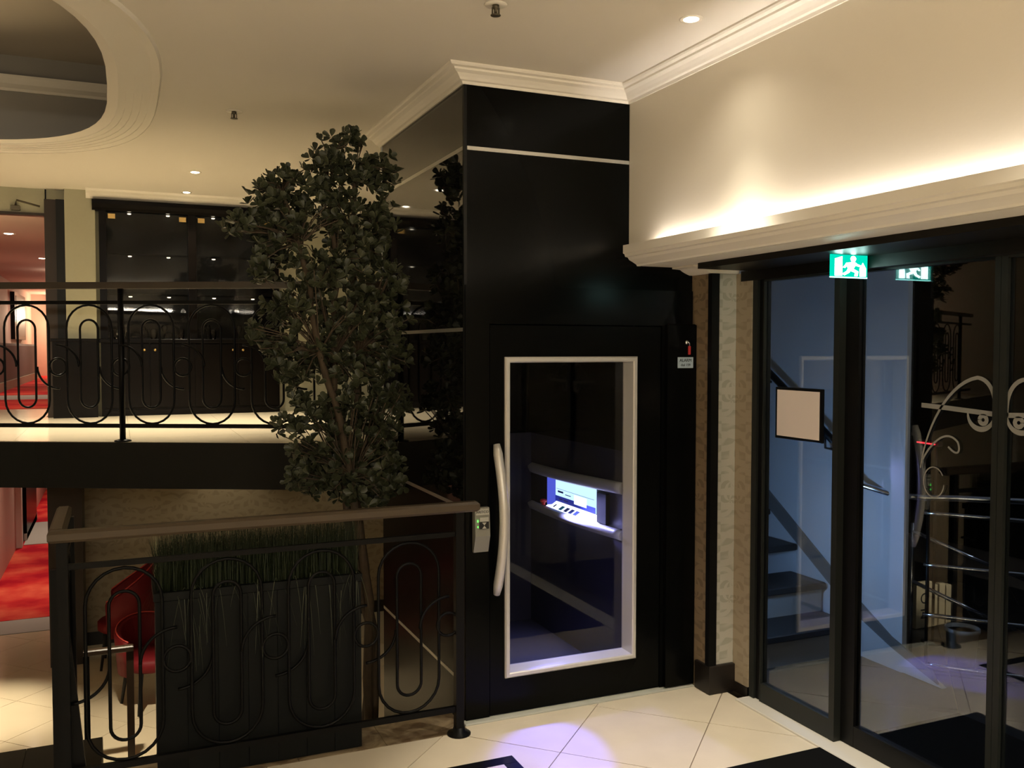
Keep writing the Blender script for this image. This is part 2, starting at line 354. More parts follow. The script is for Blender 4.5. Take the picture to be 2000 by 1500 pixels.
# gallery floor, straight free edge from the lift shaft towards the left
def gy(x): return 1.16-.49*x
gf = ob('floor_gallery', MB().prism([(-5, gy(-5)), (-.004, gy(0)), (-.004, 3.99), (-5, 3.99)], GAL-.22, GAL-.006), M['grout'], kind='structure')
tiles(gf, (-1.9, 2.6), .6, 0, [[(.49, 1, 99), (-.49, -1, -1.166), (1,0,-.006), (-1,0,4.9), (0,1,3.99)]], GAL, M['tile_gal'], gap=.0008)
d = Vector((1, -.49, 0)).normalized(); nrm = Vector((-.49, -1, 0)).normalized()
ob('fascia', MB().obox((-5, gy(-5), .842), d, (nrm.x, nrm.y, 0), (0,0,1), 5*math.sqrt(1.2401)-.012, .012, .256), M['dark_stone'], gf, label='black polished edge board of the gallery')
ob('soffit', MB().prism([(-5, gy(-5)), (-.006, gy(0)), (-.006, 6.4), (-5, 6.4)], .845, .88), M['ceil'], gf)
up = ob('floor_corridor', MB().box(-5, -1.83, 3.992, 15.2, .89, GAL-.006), M['tile_gal'], kind='structure')
ob('stone_strip', MB().box(-4.9, -1.86, 3.995, 5.1, GAL-.006, GAL), M['tile_gal'], up)
ob('carpet', MB().box(-4.9, -1.85, 5.1, 6.6, GAL-.006, GAL+.006), M['carpet'], up, label='red carpet before the grey strip')
ob('stone_strip', MB().box(-4.9, -1.85, 6.6, 7.6, GAL-.006, GAL+.003), M['greymat'], up)
ob('carpet', MB().box(-4.9, -1.85, 7.6, 15.2, GAL-.006, GAL+.006), M['carpet'], up, label='red carpet beyond the grey strip')
# vestibule floor
fv = ob('floor_vestibule', MB().box(1.345, 5.5, -5, 3.5, -.3, -.006), M['grout'], kind='structure')
tiles(fv, (.605, -.077), .507, R(45), [rect(1.346, 4.2, -2.6, 1.9)], 0, M['tile_ves'])

# ---- ceiling with the oval recess on the left
OV = (-2.62, .95, 1.46, 1.72, 3.0)
def oval(cx, cy, a, b, n, k=64):
    o = []
    for i in range(k):
        t = 2*math.pi*i/k; c, s_ = math.cos(t), math.sin(t)
        o.append((cx+a*math.copysign(abs(c)**(2/n), c), cy+b*math.copysign(abs(s_)**(2/n), s_)))
    return o
def ring_plate(o, p, z):                       # flat plate between oval o and a rectangle, as one mesh
    x0, x1, y0, y1 = p; mb = MB(); k = len(o); cx = sum(a[0] for a in o)/k; cy = sum(a[1] for a in o)/k
    out = []
    for x, y in o:
        dx, dy = x-cx, y-cy
        tx = ((x1-cx) if dx > 0 else (x0-cx))/dx if abs(dx) > 1e-6 else 1e9
        ty = ((y1-cy) if dy > 0 else (y0-cy))/dy if abs(dy) > 1e-6 else 1e9
        t = min(tx, ty); out.append((cx+dx*t, cy+dy*t))
    vs = [(x,y,z) for x,y in o]+[(x,y,z) for x,y in out]
    fs = [(i, (i+1)%k, k+(i+1)%k, k+i) for i in range(k)]
    for cxr, cyr in ((x0,y0),(x1,y0),(x1,y1),(x0,y1)):   # fill corners
        best = None
        for i in range(k):
            a, b = out[i], out[(i+1)%k]
            if abs(a[0]-b[0]) > 1e-6 and abs(a[1]-b[1]) > 1e-6:
                dd = abs((a[0]+b[0])/2-cxr)+abs((a[1]+b[1])/2-cyr)
                if best is None or dd < best[0]: best = (dd, i)
        if best: i = best[1]; vs.append((cxr, cyr, z)); fs.append((k+i, k+(i+1)%k, len(vs)-1))
    return mb.add(vs, fs)
o0 = oval(*OV[:2], OV[2], OV[3], OV[4])
ce = ob('ceiling', ring_plate(o0, (-5, -.10, -1.8, 3.99), CEIL).box(-.10, 1.5, -1.8, 3.99, CEIL, CEIL+.02).box(-5, 1.5, -6.6, -1.8, CEIL, CEIL+.02), M['ceil'], kind='structure')
# stepped rings of the recess, then its drum wall, lip and upper ceiling
mb = MB(); k = 64; prev = [(x, y, CEIL) for x, y in o0]; steps = []
for i in range(6):
    s_ = .034*(i+.25); z = CEIL-.010 if i == 0 else CEIL-.004+.002*i
    oo = oval(OV[0], OV[1], OV[2]-s_, OV[3]-s_, OV[4]); steps += [[(x, y, z-.0035) for x, y in oo], [(x, y, z) for x, y in oo]]
s_ = .225; oo = oval(OV[0], OV[1], OV[2]-s_, OV[3]-s_, OV[4]); steps.append([(x, y, CEIL+.018) for x, y in oo])
rings = [prev]+steps
for r in rings: mb.v += r
for a in range(len(rings)-1):
    for i in range(k): j = (i+1)%k; mb.f.append((a*k+i, a*k+j, (a+1)*k+j, (a+1)*k+i)); mb.smooth.append(False)
ob('recess_rings', mb, M['cornice'], ce, label='stepped rings around the oval ceiling recess')
# open well above the oval: a straight grey wall with a pale cornice, and the upper ceiling
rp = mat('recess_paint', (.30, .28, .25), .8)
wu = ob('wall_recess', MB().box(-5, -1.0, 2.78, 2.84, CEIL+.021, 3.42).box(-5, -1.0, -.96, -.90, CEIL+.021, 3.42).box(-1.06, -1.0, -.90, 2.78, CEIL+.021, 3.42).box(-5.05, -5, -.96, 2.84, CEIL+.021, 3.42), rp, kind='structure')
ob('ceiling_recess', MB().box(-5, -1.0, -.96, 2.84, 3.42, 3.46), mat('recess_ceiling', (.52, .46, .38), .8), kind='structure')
ob('trim_16', MB().extr([(0,3.20),(.012,3.20),(.02,3.215),(.05,3.235),(.07,3.27),(.07,3.285),(0,3.285)], -5, -1.06, lambda p, q, t: (t, 2.78-p, q)), M['cornice'], kind='structure')

# ---- right wall above the doors, ledge, mouldings
CW = .807
wr = ob('wall_right', MB().box(CW, 1.36, -6.5, -.003, 2.06, CEIL).box(1.30, 1.36, -6.5, -3.0, 0, 2.06), M['plaster'], kind='structure')
led_prof = [(.775,2.092),(.775,2.055),(.783,2.051),(.786,2.040),(.800,2.037),(.808,2.026),(.828,2.016),(.846,2.006),(.850,1.999),(.866,1.999),(.866,2.046),(.785,2.046),(.785,2.092)]
ob('ledge_moulding', MB().extr(led_prof, -.004, -6.5, lambda p, q, t: (p, t, q)), M['cornice'], wr, label='cream stepped ledge moulding over the doors')
ob('soffit_strip', MB().box(.877, 1.30, -6.5, -.004, 2.000, 2.056), M['cornice'], wr, label='pale soffit strip behind the ledge')
low_prof = [(1.042,1.9995),(1.042,1.992),(1.085,1.990),(1.096,1.983),(1.110,1.976),(1.128,1.969),(1.140,1.965),(1.30,1.965),(1.30,1.9995)]
ob('pilaster_capital', MB().extr(low_prof, -.004, -.172, lambda p, q, t: (p, t, q)), M['cornice'], wr, label='small moulded capital above the papered pilaster')
ob('led_strip', MB().box(.788, .803, -6.4, -.25, 2.047, 2.053), M['led'], wr, label='glowing warm LED strip hidden behind the ledge')
crown = [(0,2.735),(.010,2.733),(.014,2.744),(.026,2.747),(.034,2.756),(.048,2.768),(.066,2.776),(.068,2.784),(.086,2.787),(.092,2.793),(.092,2.8),(0,2.8)]
ob('trim_1', MB().extr(crown, 0, 1, lambda p, q, t: (-p if t == 0 else CW-p, -p, q)), M['cornice'], kind='structure')
ob('trim_2', MB().extr(crown, 0, 1, lambda p, q, t: (-p, 1.33 if t else -p, q)), M['cornice'], kind='structure')
ob('trim_3', MB().extr(crown, 0, 1, lambda p, q, t: (CW-p, -6.5 if t else -p, q)), M['cornice'], kind='structure')

# ---- papered pilaster between lift and doors
wp = ob('wall_pilaster', MB().box(1.1605, 1.294, -.159, 1.6, 0, 1.9645), M['paperB'], kind='structure')
ob('wallpaper', MB().box(1.192, 1.2935, -.161, -.1592, .13, 1.964), damask('wallpaper_silver', (.37, .36, .295), (.47, .46, .395), 3.6, rough=.5), wp, label='silvery damask wallpaper')
ob('wall_return', MB().box(1.294, 1.36, -.272, 1.6, 0, 1.9645), M['paperR'], wp, label='beige damask return beside the door frame')
ob('corner_strip', MB().box(1.150, 1.192, -.170, -.140, .13, 1.964), M['frame2'], wp, label='black corner strip')
ob('baseboard_right', MB().box(1.148, 1.2935, -.178, -.0605, .0, .135, .004).box(1.2935, 1.302, -.272, -.163, 0, .05), M['skirting'], kind='structure')

# ---- glass doors of the vestibule
ob('trim_4', MB().box(1.225, 1.3435, -3.0, -.272, -.006, .010, .003), M['whitesill'], kind='structure')
ob('trim_5', MB().box(1.018, 1.37, -3.0, -.245, 1.974, 1.9995).box(1.288, 1.37, -3.0, -.20, 1.928, 1.975), M['header'], kind='structure')
def leaf(name, x, y0, y1, s0, s1, m0, m1, zt=1.95, rail=.085):
    t = thing(name, None, None, (x, (y0+y1)/2, .01), kind='structure'); A = At(t)
    A('stile', MB().box(x, x+.035, y0, y0-s0, .011, zt), m0); A('stile', MB().box(x, x+.035, y1+s1, y1, .011, zt), m1)
    A('rail', MB().box(x+.001, x+.034, y0-s0, y1+s1, .011, .011+rail), m0); A('rail', MB().box(x+.001, x+.034, y0-s0, y1+s1, zt-.03, zt), m0)
    A('pane', MB().box(x+.014, x+.020, y0-s0, y1+s1, .011+rail, zt-.03), M['doorglass'], label='dark glass pane')
    return t
leaf('door_1', 1.302, -.345, -.815, .006, .030, M['frame'], M['frame'])
ob('door_jamb', MB().box(1.300, 1.345, -.274, -.308, .011, 1.95), M['frame'], fv and None, kind='structure').name = 'trim_6'
ob('trim_7', MB().box(1.312, 1.345, -.308, -.345, .011, 1.95), M['frame2'], kind='structure')
leaf('door_2', 1.338, -.80, -1.511, .085, .022, M['frame2'], M['frame'])
leaf('door_3', 1.338, -1.513, -2.35, .024, .07, M['frame'], M['frame'])
ob('trim_8', MB().box(1.335, 1.37, -3.0, -2.36, .011, 1.95), M['frame2'], kind='structure')

# ---- gallery back wall, corridor, enclosure
wb = ob('wall_back', MB().box(-1.83, 1.6, 3.99, 4.05, .89, CEIL), M['cream'], kind='structure')
ob('wall_panel', MB().box(-1.706, -1.50, 3.90, 3.99, GAL, CEIL), M['cream'], wb, label='pale cream papered pier beside the cabinet')
ob('trim_9', MB().box(-1.842, -1.765, 3.93, 4.06, GAL, 2.72), M['brown'], kind='structure')
ob('trim_18', MB().box(-1.764, -1.706, 3.905, 3.99, GAL, 2.72), M['frame2'], kind='structure')
ob('wall_upper', MB().box(-5, -1.84, 3.985, 4.05, 2.62, CEIL), M['cream'], kind='structure')
ob('trim_10', MB().box(-5, -1.842, 3.97, 4.05, 2.60, 2.62), M['brown'], kind='structure')
ob('trim_11', MB().extr([(0,2.74),(.02,2.738),(.04,2.75),(.06,2.772),(.10,2.785),(.11,2.8),(0,2.8)], -1.56, 1.5, lambda p, q, t: (t, 3.90-p, q)), M['cornice'], kind='structure')
ob('wall_corridor', MB().box(-2.92, -2.8, 7.2, 15.2, GAL, 2.6).box(-1.83, -1.75, 4.05, 15.2, GAL, 2.6).box(-2.92, -1.75, 15.2, 15.3, GAL, 2.6).box(-5, -2.92, 7.2, 7.3, GAL, 2.6), M['pink'], kind='structure')
ob('ceiling_corridor', MB().box(-5, -1.75, 4.05, 15.3, 2.6, 2.64), M['pinkc'], kind='structure')
ob('baseboard_corridor', MB().box(-2.80, -2.785, 7.2, 15.2, GAL+.006, GAL+.13), M['cream'], kind='structure')
# lower level walls
wl = ob('wall_lower', MB().box(-1.69, 2.2, 6.45, 6.55, LOW, .845), M['paperL'], kind='structure')
ob('baseboard_lower', MB().box(-1.69, 2.2, 6.425, 6.449, LOW, LOW+.13), M['skirting'], kind='structure')
ob('trim_12', MB().box(-1.985, -1.69, 5.86, 6.56, LOW, .845), M['brown'], kind='structure')
ob('wall_passage', MB().box(-2.95, -2.8, 8.6, 18, LOW, .84).box(-1.95, -1.85, 6.56, 18, LOW, .84).box(-2.95, -1.85, 18, 18.1, LOW, .84).box(-5, -2.95, 8.6, 8.7, LOW, .84), M['pink'], kind='structure')
ob('ceiling_passage', MB().box(-5, -1.85, 6.4, 18.1, .84, .87), M['pinkc'], kind='structure')
ob('door_4', MB().box(-2.80, -2.74, 11.9, 12.3, LOW+.01, .6).box(-2.80, -2.70, 12.32, 14.2, LOW+.01, .6), M['wood'], kind='structure')
ob('trim_13', MB().box(-2.80, -2.72, 11.75, 11.89, LOW+.01, .7), M['whitesill'], kind='structure')
ob('trim_14', MB().box(-2.80, -2.70, 12.3, 14.3, LOW+.01, LOW+.12), M['whitesill'], kind='structure')
ob('passage_mat', MB().box(-2.72, -1.98, 11.95, 13.9, LOW+.008, LOW+.016), M['greymat'], label='pale grey mat lying on the red carpet of the lower passage', cat='mat')
ob('wall_left', MB().box(-5.05, -5, -6.6, 18, LOW, CEIL), M['plaster'], kind='structure')
ob('trim_17', MB().box(-5, 1.3, -6.499, -6.34, 2.16, 2.24), M['cornice'], kind='structure')  # added unseen ledge for the added ceiling lamp
ob('wall_rear', MB().box(-5, 1.4, -6.6, -6.5, -.3, CEIL), M['plaster'], kind='structure')
ob('wall_east', MB().box(1.16, 2.2, 1.62, 1.7, LOW, .84).box(2.2, 2.25, 1.62, 6.5, LOW, .84), M['cream'], kind='structure')
# vestibule shell
ob('wall_stairs', MB().box(2.21, 2.24, -.31, 2.6, 0, 2.5).extr([(-.555,.004),(-.31,.004),(-.31,.115),(-.47,.04)], 2.21, 2.24, lambda p, q, t: (t, p, q)), M['stairwall'], kind='structure')
ob('wall_vestibule', MB().box(5.0, 5.1, -5, 3.5, 0, 2.5).box(1.36, 5.0, 2.6, 2.7, 0, 2.5).box(1.36, 5, -5.1, -5, 0, 2.5), M['dark_stone'], kind='structure')  # darkness of pale unlit walls put into a black colour
ob('ceiling_vestibule', MB().box(1.36, 5.0, -5, 2.7, 2.5, 2.54), M['white'], kind='structure')
ob('trim_15', MB().extr([(.90,.80),(.90,.90),(.045,.335),(-.25,.165),(-.50,.075),(-.54,.02),(-.43,.055),(-.25,.115),(.045,.24)], 2.196, 2.2095, lambda p, q, t: (t, p, q)), M['stringer'], kind='structure')

# ================================================================== LIFT
ls = thing('lift_shaft', 'tall black lift shaft with glossy left side, silver strips and a glazed door', 'lift', (.58, .65, LOW)); A = At(ls)
for a, b in ((LOW, .152), (.168, .922), (.938, 1.692), (1.708, 2.462), (2.478, 2.80)):
    A('side_panel', MB().box(0, .018, .012, 1.31, a, b), M['gloss'] if a > .5 else M['satin'])
for z in (.16, .93, 1.70, 2.47): A('metal_strip', MB().box(-.0015, .017, .016, 1.305, z-.008, z+.008), M['strip'], label='thin silver strip')
A('front_panel', MB().box(.0, 1.158, 0, .018, 2.478, 2.80), M['satin']); A('front_panel', MB().box(0, 1.158, 0, .018, 1.89, 2.462), M['satin'])
A('metal_strip', MB().box(.014, CW-.001, -.002, .017, 2.462, 2.478), M['strip'], label='thin silver strip')
A('back_panel', MB().box(.018, 1.158, 1.29, 1.31, LOW, 2.80), M['gloss']); A('right_panel', MB().box(1.14, 1.158, .018, 1.29, LOW, 2.80), M['satin2'])
A('corner_profile', MB().box(-.002, .012, -.002, .012, LOW, 2.734), M['frame2'])
A('rear_profile', MB().box(-.004, .018, 1.296, 1.312, 1.11, 2.733), M['strip'], label='slim metal edge of the side panel')
A('door_surround', MB().box(.0, .110, -.014, 0, 0.007, 1.89).box(.110, 1.153, -.014, 0, 1.725, 1.89).box(.982, 1.153, -.014, 0, .007, 1.725), M['satin2'])
# door leaf with its glazed window
W0, W1, Z0, Z1 = .181, .847, .169, 1.582; fw = .023
dl = A('door', MB().box(.114, W0+.01, -.010, .034, .012, 1.72).box(W1-.01, .978, -.010, .034, .012, 1.72).box(W0+.01, W1-.01, -.010, .034, .012, Z0+.01).box(W0+.01, W1-.01, -.010, .034, Z1-.01, 1.72), M['satin2'])
def rect_frame(x0, x1, z0, z1, prof):          # prof: (inset, y) cross-section swept round a rectangle in the xz plane
    mb = MB(); n = len(prof)
    for s_, y in prof: mb.v += [(x0+s_, y, z0+s_), (x1-s_, y, z0+s_), (x1-s_, y, z1-s_), (x0+s_, y, z1-s_)]
    for a in range(n-1):
        for i in range(4): j = (i+1)%4; mb.f.append((a*4+i, a*4+j, (a+1)*4+j, (a+1)*4+i)); mb.smooth.append(False)
    return mb
fr = ob('window_frame', rect_frame(W0, W1, Z0, Z1, [(0,-.010),(0,-.020),(.006,-.026),(.018,-.026),(fw,-.021),(fw+.004,.068),(fw-.002,.068)]), M['alu'], dl, label='silver bevelled window frame')
ob('window_glass', MB().box(W0+fw, W1-fw, .060, .064, Z0+fw, Z1-fw), M['glass'], dl, label='clear window pane')
hp = [(.136, -.010), (.137,-.030)]
hd = []
for i in range(17):
    t = i/16; z = 1.205-.655*t; hd.append((.137+.010*math.sin(math.pi*t), -.028-.062*math.sin(math.pi*t), z))
ob('handle', MB().tube(hd, .021, 10, rs=[.015]+[.021]*15+[.015]).box(.131, .143, -.036, -.010, 1.15, 1.165).box(.131, .143, -.036, -.010, .59, .605), M['alu'], dl, label='long bowed silver handle')
# call station beside the door
cs = thing('call_station', 'small grey lift call station by the end of the handrail', 'call button', (.064, -.015, .74)); A = At(cs)
def wedge(x0, x1, prof): return MB().extr(prof, x0, x1, lambda p, q, t: (t, p, q))
A('housing', wedge(.030, .098, [(-.0145,.742),(-.030,.742),(-.052,.815),(-.046,.905),(-.040,.936),(-.0145,.936)]), M['station'])
A('name_plate', wedge(.034, .094, [(-.0425,.930),(-.0480,.906),(-.0470,.906),(-.0415,.930)]), M['stationl'])
def tilt(px): return -.0525-.0062*(0) + .0
A('call_button', MB().obox((.050, -.0505, .878), (1,0,0), (0,-1,0), (0,.06,.998), .040, .003, .018), M['stationl'], label='pale call button')
A('display', MB().obox((.048, -.0515, .846), (1,0,0), (0,-1,0), (0,.06,.998), .044, .002, .030), M['ink'], label='black display with two pale arrows')
A('arrow', MB().add([(.060,-.0545,.874),(.080,-.0545,.874),(.070,-.0552,.862),(.060,-.0535,.874),(.080,-.0535,.874),(.070,-.0540,.862)], [(0,2,1),(3,4,5),(0,1,4,3),(1,2,5,4),(2,0,3,5)]), M['stationl'])
A('arrow', MB().add([(.060,-.0558,.848),(.080,-.0558,.848),(.070,-.0550,.860),(.060,-.0548,.848),(.080,-.0548,.848),(.070,-.0540,.860)], [(0,1,2),(3,5,4),(0,3,4,1),(1,4,5,2),(2,5,3,0)]), M['stationl'])
A('indicator', MB().box(.039, .043, -.054, -.049, .876, .886), M['greenled'], label='green indicator light'); A('indicator', MB().box(.040, .043, -.0545, -.050, .852, .860), M['greenled'], label='green indicator light')
tm = text_mesh('lettering', 'ARITCO', .016, M['ink']); o = ob('lettering', tm, None, cs); o.location = Vector((.064, -.0462, .918))-Vector(cs.location); o.rotation_euler = (R(77), 0, 0)
# alarm column
al = thing('alarm_column', 'slim black control column right of the lift door', 'column', (1.078, -.02, 0)); A = At(al)
A('column_body', MB().box(.997, 1.158, -.040, -.0145, .007, 1.734, .006), M['satin2'])
A('key_switch', MB().lathe([(0,0),(.011,0),(.011,.004),(.007,.008),(0,.008)], (0,0,0), 12), M['chrome'], label='round metal key switch')
ks = al.children[-1]; ks.rotation_euler = (R(90), 0, 0); ks.location = Vector((1.103, -.040, 1.648))-Vector(al.location)
kt = thing('red_key_tag', 'red key tag hanging from the key switch above the alarm label', 'key tag', (1.107, -.047, 1.60)); A = At(kt)
A('key', MB().tube([(1.103,-.0485,1.650),(1.112,-.049,1.645),(1.114,-.048,1.630)], .003, 6), M['chrome']); A('tag', MB().box(1.107, 1.120, -.048, -.044, 1.590, 1.631, .002), M['redtag'])
sg = thing('alarm_label', 'small pale blue alarm label on the black column', 'label', (1.098, -.0405, 1.555)); A = At(sg)
A('label_plate', MB().box(1.052, 1.138, -.0425, -.0402, 1.527, 1.578), M['plate'])
for s_, z, h in (('ALARM', 1.5625, .021), ('dial 159', 1.541, .017)):
    o = ob('lettering', text_mesh('lettering', s_, h, M['ink']), None, sg); o.location = Vector((1.095, -.0430, z))-Vector(sg.location); o.rotation_euler = (R(90), 0, 0)

# lift car with its control panel
lc = thing('lift_car', 'dark blue lined lift car with lit control panel and two silver rails', 'lift car', (.5, .6, 0)); A = At(lc)
A('car_floor', MB().box(.12, .92, .09, 1.27, -.04, .002), M['navyfloor']); A('car_wall', MB().box(.885, .915, .09, 1.27, .002, 1.12), M['navy']); A('car_wall', MB().box(.12, .885, 1.24, 1.27, .002, 1.12), M['navy'])
A('upper_wall', MB().box(.885, .90, .09, 1.27, 1.12, 2.1), M['satin2'])
def bar(z0, z1, h, y0=.085, y1=1.17, drop=0):
    pts = []
    for i in range(19):
        t = i/18; y = y1+(y0-y1)*t; pts.append((y, z0+(z1-z0)*t, .835-.028*math.sin(math.pi*min(1, t*1.02))))
    mb = MB(); n = 8
    for y, z, x in pts:
        e = min(1, max(.25, (y1-y)/.08+.25))
        for k in range(n):
            a = 2*math.pi*k/n; mb.v.append((x+.022*math.cos(a)*e, y, z+h*math.sin(a)*e))
    for i in range(18):
        for k in range(n): l = (k+1)%n; mb.f.append((i*n+k, (i+1)*n+k, (i+1)*n+l, i*n+l)); mb.smooth.append(True)
    mb.f += [tuple(range(n)), tuple(range(18*n+n-1, 18*n-1, -1))]; mb.smooth += [False]*2
    return mb
A('upper_rail', bar(.930, .952, .030), M['alug'], label='upper curved grey rail'); A('lower_rail', bar(.715, .726, .026), M['alug'], label='lower curved grey rail')
pb = A('control_panel', MB().box(.868, .8845, .12, 1.10, .70, .95), M['navy'], label='dark panel between the rails')
ob('screen', MB().box(.862, .868, .405, .865, .775, .918), M['screen'], pb, label='brightly lit white blue notice board')
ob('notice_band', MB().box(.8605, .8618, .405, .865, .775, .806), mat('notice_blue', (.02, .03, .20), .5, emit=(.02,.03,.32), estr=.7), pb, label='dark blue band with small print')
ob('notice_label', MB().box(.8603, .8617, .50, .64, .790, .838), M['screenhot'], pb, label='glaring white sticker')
ob('print_line', MB().box(.8603, .8617, .42, .85, .8445, .846).box(.8603, .8617, .77, .835, .826, .836).box(.8603, .8617, .68, .745, .822, .826).box(.860, .8604, .78, .82, .788, .794).box(.860, .8604, .71, .76, .788, .793), M['paneltext'], pb, label='small dark print')
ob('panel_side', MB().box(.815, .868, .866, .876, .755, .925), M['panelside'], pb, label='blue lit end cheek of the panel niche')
ob('panel_top', MB().box(.80, .868, .40, .876, .926, .932), M['alug'], pb)
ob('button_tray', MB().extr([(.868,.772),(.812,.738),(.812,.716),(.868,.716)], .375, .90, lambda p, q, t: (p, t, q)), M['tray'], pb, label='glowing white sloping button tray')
tr = (-.056, -.034); tl = math.hypot(*tr); u_ = (tr[0]/tl, 0, tr[1]/tl); w_ = (tr[1]/tl, 0, -tr[0]/tl)
for i, (y, m) in enumerate(((.72, 'teal'), (.66, 'navybtn'), (.605, 'navybtn'), (.55, 'navybtn'))):
    ob('button', MB().obox((.868-.020, y, .772-.0115), u_, (0,1,0), w_, .030, .030, .003), M[m], pb, label='green button' if i == 0 else 'dark blue button')
ob('small_mark', MB().obox((.868-.022, .815, .772-.0128), u_, (0,1,0), w_, .022, .012, .002), M['ink'], pb)
ob('emergency_stop', MB().lathe([(0,0),(.010,0),(.010,.012),(.019,.016),(.020,.026),(.013,.032),(0,.033)], (.806, .905, .748), 14), M['redtag'], pb, label='red mushroom stop button')
ob('card_reader', MB().box(.845, .868, .27, .36, .74, .90, .006).box(.846, .868, .15, .20, .73, .745), M['ink'], pb, label='black handset beside the screen')
A('door_strip', MB().box(.238, .247, .088, .094, 1.375, 1.545), M['alug'], label='slim grey strip by the door edge'); A('door_strip', MB().box(.232, .240, .088, .094, .46, .90), M['alug'], label='slim grey strip by the door edge')

# ================================================================== RAILINGS
def stadium(cx, cz, hw, hz, n=12):              # closed loop points (s, z)
    p = []
    for i in range(n+1): a = math.pi*i/n; p.append((cx+hw*math.cos(a), cz+hz-hw+hw*math.sin(a)))
    for i in range(n+1): a = math.pi+math.pi*i/n; p.append((cx+hw*math.cos(a), cz-hz+hw+hw*math.sin(a)))
    return p
def circ(cx, cz, r, n=20): return [(cx+r*math.cos(2*math.pi*i/n), cz+r*math.sin(2*math.pi*i/n)) for i in range(n)]
def scroll_panel(root, origin, dirv, units, gaps, z, P, r=.0065):
    # units / gaps: positions along dirv; z: dict of heights
    A = At(root); o = Vector(origin); dv = Vector(dirv).normalized()
    W = lambda s_, h, k=0: o+dv*s_+Vector((0,0,h))+dv.cross(Vector((0,0,1)))*k
    for s_ in units:
        A('outer_loop', MB().tube([W(a, b) for a, b in stadium(s_, (z['ot']+z['ob'])/2, .128, (z['ot']-z['ob'])/2)], r, 5, True), M['iron'])
        A('inner_loop', MB().tube([W(a, b) for a, b in stadium(s_, (z['it']+z['ib'])/2, .051, (z['it']-z['ib'])/2)], r, 5, True), M['iron'])
    for s_ in gaps:
        if s_ > -1.5 or root.name.startswith('gallery'): A('small_ring', MB().tube([W(a, b) for a, b in circ(s_, z['c'], .048)], r, 5, True), M['iron'])
        for q in (P(s_) if callable(P) else P):
            A('scroll_arc', MB().tube([W(s_+.127*math.cos(R(q+7.5*i)), z['c']+.122*math.sin(R(q+7.5*i)), .0135 if q < 180 else -.0135) for i in range(13)], r, 5), M['iron'])
# landing railing
lr = thing('landing_railing', 'black scrollwork railing with brown handrail in front of the planter', 'railing', (-.8, -.11, 0)); A = At(lr)
zz = dict(ot=.829, ob=.127, it=.744, ib=.199, c=.473)
X0, X1, YR = -1.55, -.068, -.11
A('handrail', MB().box(X0-.045, .018, YR-.027, YR+.027, .938, .980, .010).box(X0-.045, X0+.009, YR+.0275, .44, .938, .980, .010), M['hand'], label='brown wooden handrail')
A('top_rail', MB().box(X0, X1, YR-.008, YR+.008, .838, .858), M['iron']); A('bottom_rail', MB().box(X0, X1, YR-.009, YR+.009, .098, .122), M['iron'])
A('post', MB().box(X1-.017, X1+.017, YR-.017, YR+.017, .010, .937).lathe([(0,0),(.050,0),(.050,.006),(.026,.014),(.024,.03),(0,.03)], (X1, YR, .0), 20), M['iron'])
A('post', MB().box(X0-.018, X0+.018, YR-.018, YR+.018, .001, .937), M['iron']); A('post', MB().box(X0-.018, X0+.018, .40, .436, .002, .937), M['iron'])
scroll_panel(lr, (0, YR, 0), (1, 0, 0), [-1.352, -.996, -.640, -.284], [-1.530, -1.174, -.818, -.462, -.115], zz, lambda s_: (270,) if s_ < -1.5 else (90,) if s_ > -.2 else (90, 270))
A('side_top_rail', MB().box(X0-.008, X0+.008, YR+.018, .40, .838, .858), M['iron']); A('side_bottom_rail', MB().box(X0-.008, X0+.008, YR+.018, .40, .098, .122), M['iron'])
A('end_panel', MB().extr([(-1.590,.012),(-1.478,.012),(-1.552,.836),(-1.590,.836)], -.088, -.062, lambda p, q, t: (p, t, q)), M['iron'], label='tapered glossy black end panel')
scroll_panel(lr, (X0, 0, 0), (0, 1, 0), [.035, .255], [], zz, ())
# stair flight down from the landing and the short rail at its foot
st = ob('stairs_lower', MB().box(-2.7, -1.48, .46, .74, -.18, -.175), M['dark_stone'], kind='structure')
for k in range(8):
    ob('tread', MB().box(-2.7, -1.50, .46+k*.27, .46+(k+1)*.27+.02, -.175*(k+1)-.03, -.175*(k+1)), M['dark_stone'], st)
sr = thing('stair_rail', 'short brown rail on a flat post at the foot of the lower stairs', 'railing', (-1.31, 3.5, LOW)); A = At(sr)
A('flat_post', MB().box(-1.335, -1.285, 3.49, 3.52, LOW, -.60), M['brown']); A('handrail', MB().box(-1.62, -1.285, 3.475, 3.535, -.598, -.555, .008), M['brown'])
A('flat_post', MB().box(-1.62, -1.58, 3.49, 3.52, LOW, -.60), M['iron'])
# gallery railing
gr = thing('gallery_railing', 'black scrollwork railing with dark handrail along the gallery edge', 'railing', (-1.34, 1.87, GAL))
A = At(gr); go = Vector((-1.34, gy(-1.34)+.035, 0)); SL = math.sqrt(1.2401)
def gbox(s0, s1, k0, k1, z0, z1): return MB().obox(go+d*s0-Vector((-nrm.x,-nrm.y,0))*k0+Vector((0,0,z0)), d, (nrm.x, nrm.y, 0), (0,0,1), s1-s0, k1-k0, z1-z0)
A('handrail', gbox(-3.2, 1.47, -.024, .024, 1.948, 1.984), M['handg'], label='dark brown polished handrail')
A('top_rail', gbox(-3.2, 1.47, -.008, .008, 1.862, 1.882), M['iron']); A('bottom_rail', gbox(-3.2, 1.47, -.009, .009, 1.176, 1.198), M['iron'])
for s_ in (-2.8, -1.4, 0, 1.40):
    A('post', MB().tube([go+d*s_+Vector((0,0,GAL+.0)), go+d*s_+Vector((0,0,1.948))], .017, 8).lathe([(0,0),(.045,0),(.045,.006),(.02,.012),(0,.012)], go+d*s_+Vector((0,0,GAL)), 16), M['iron'])
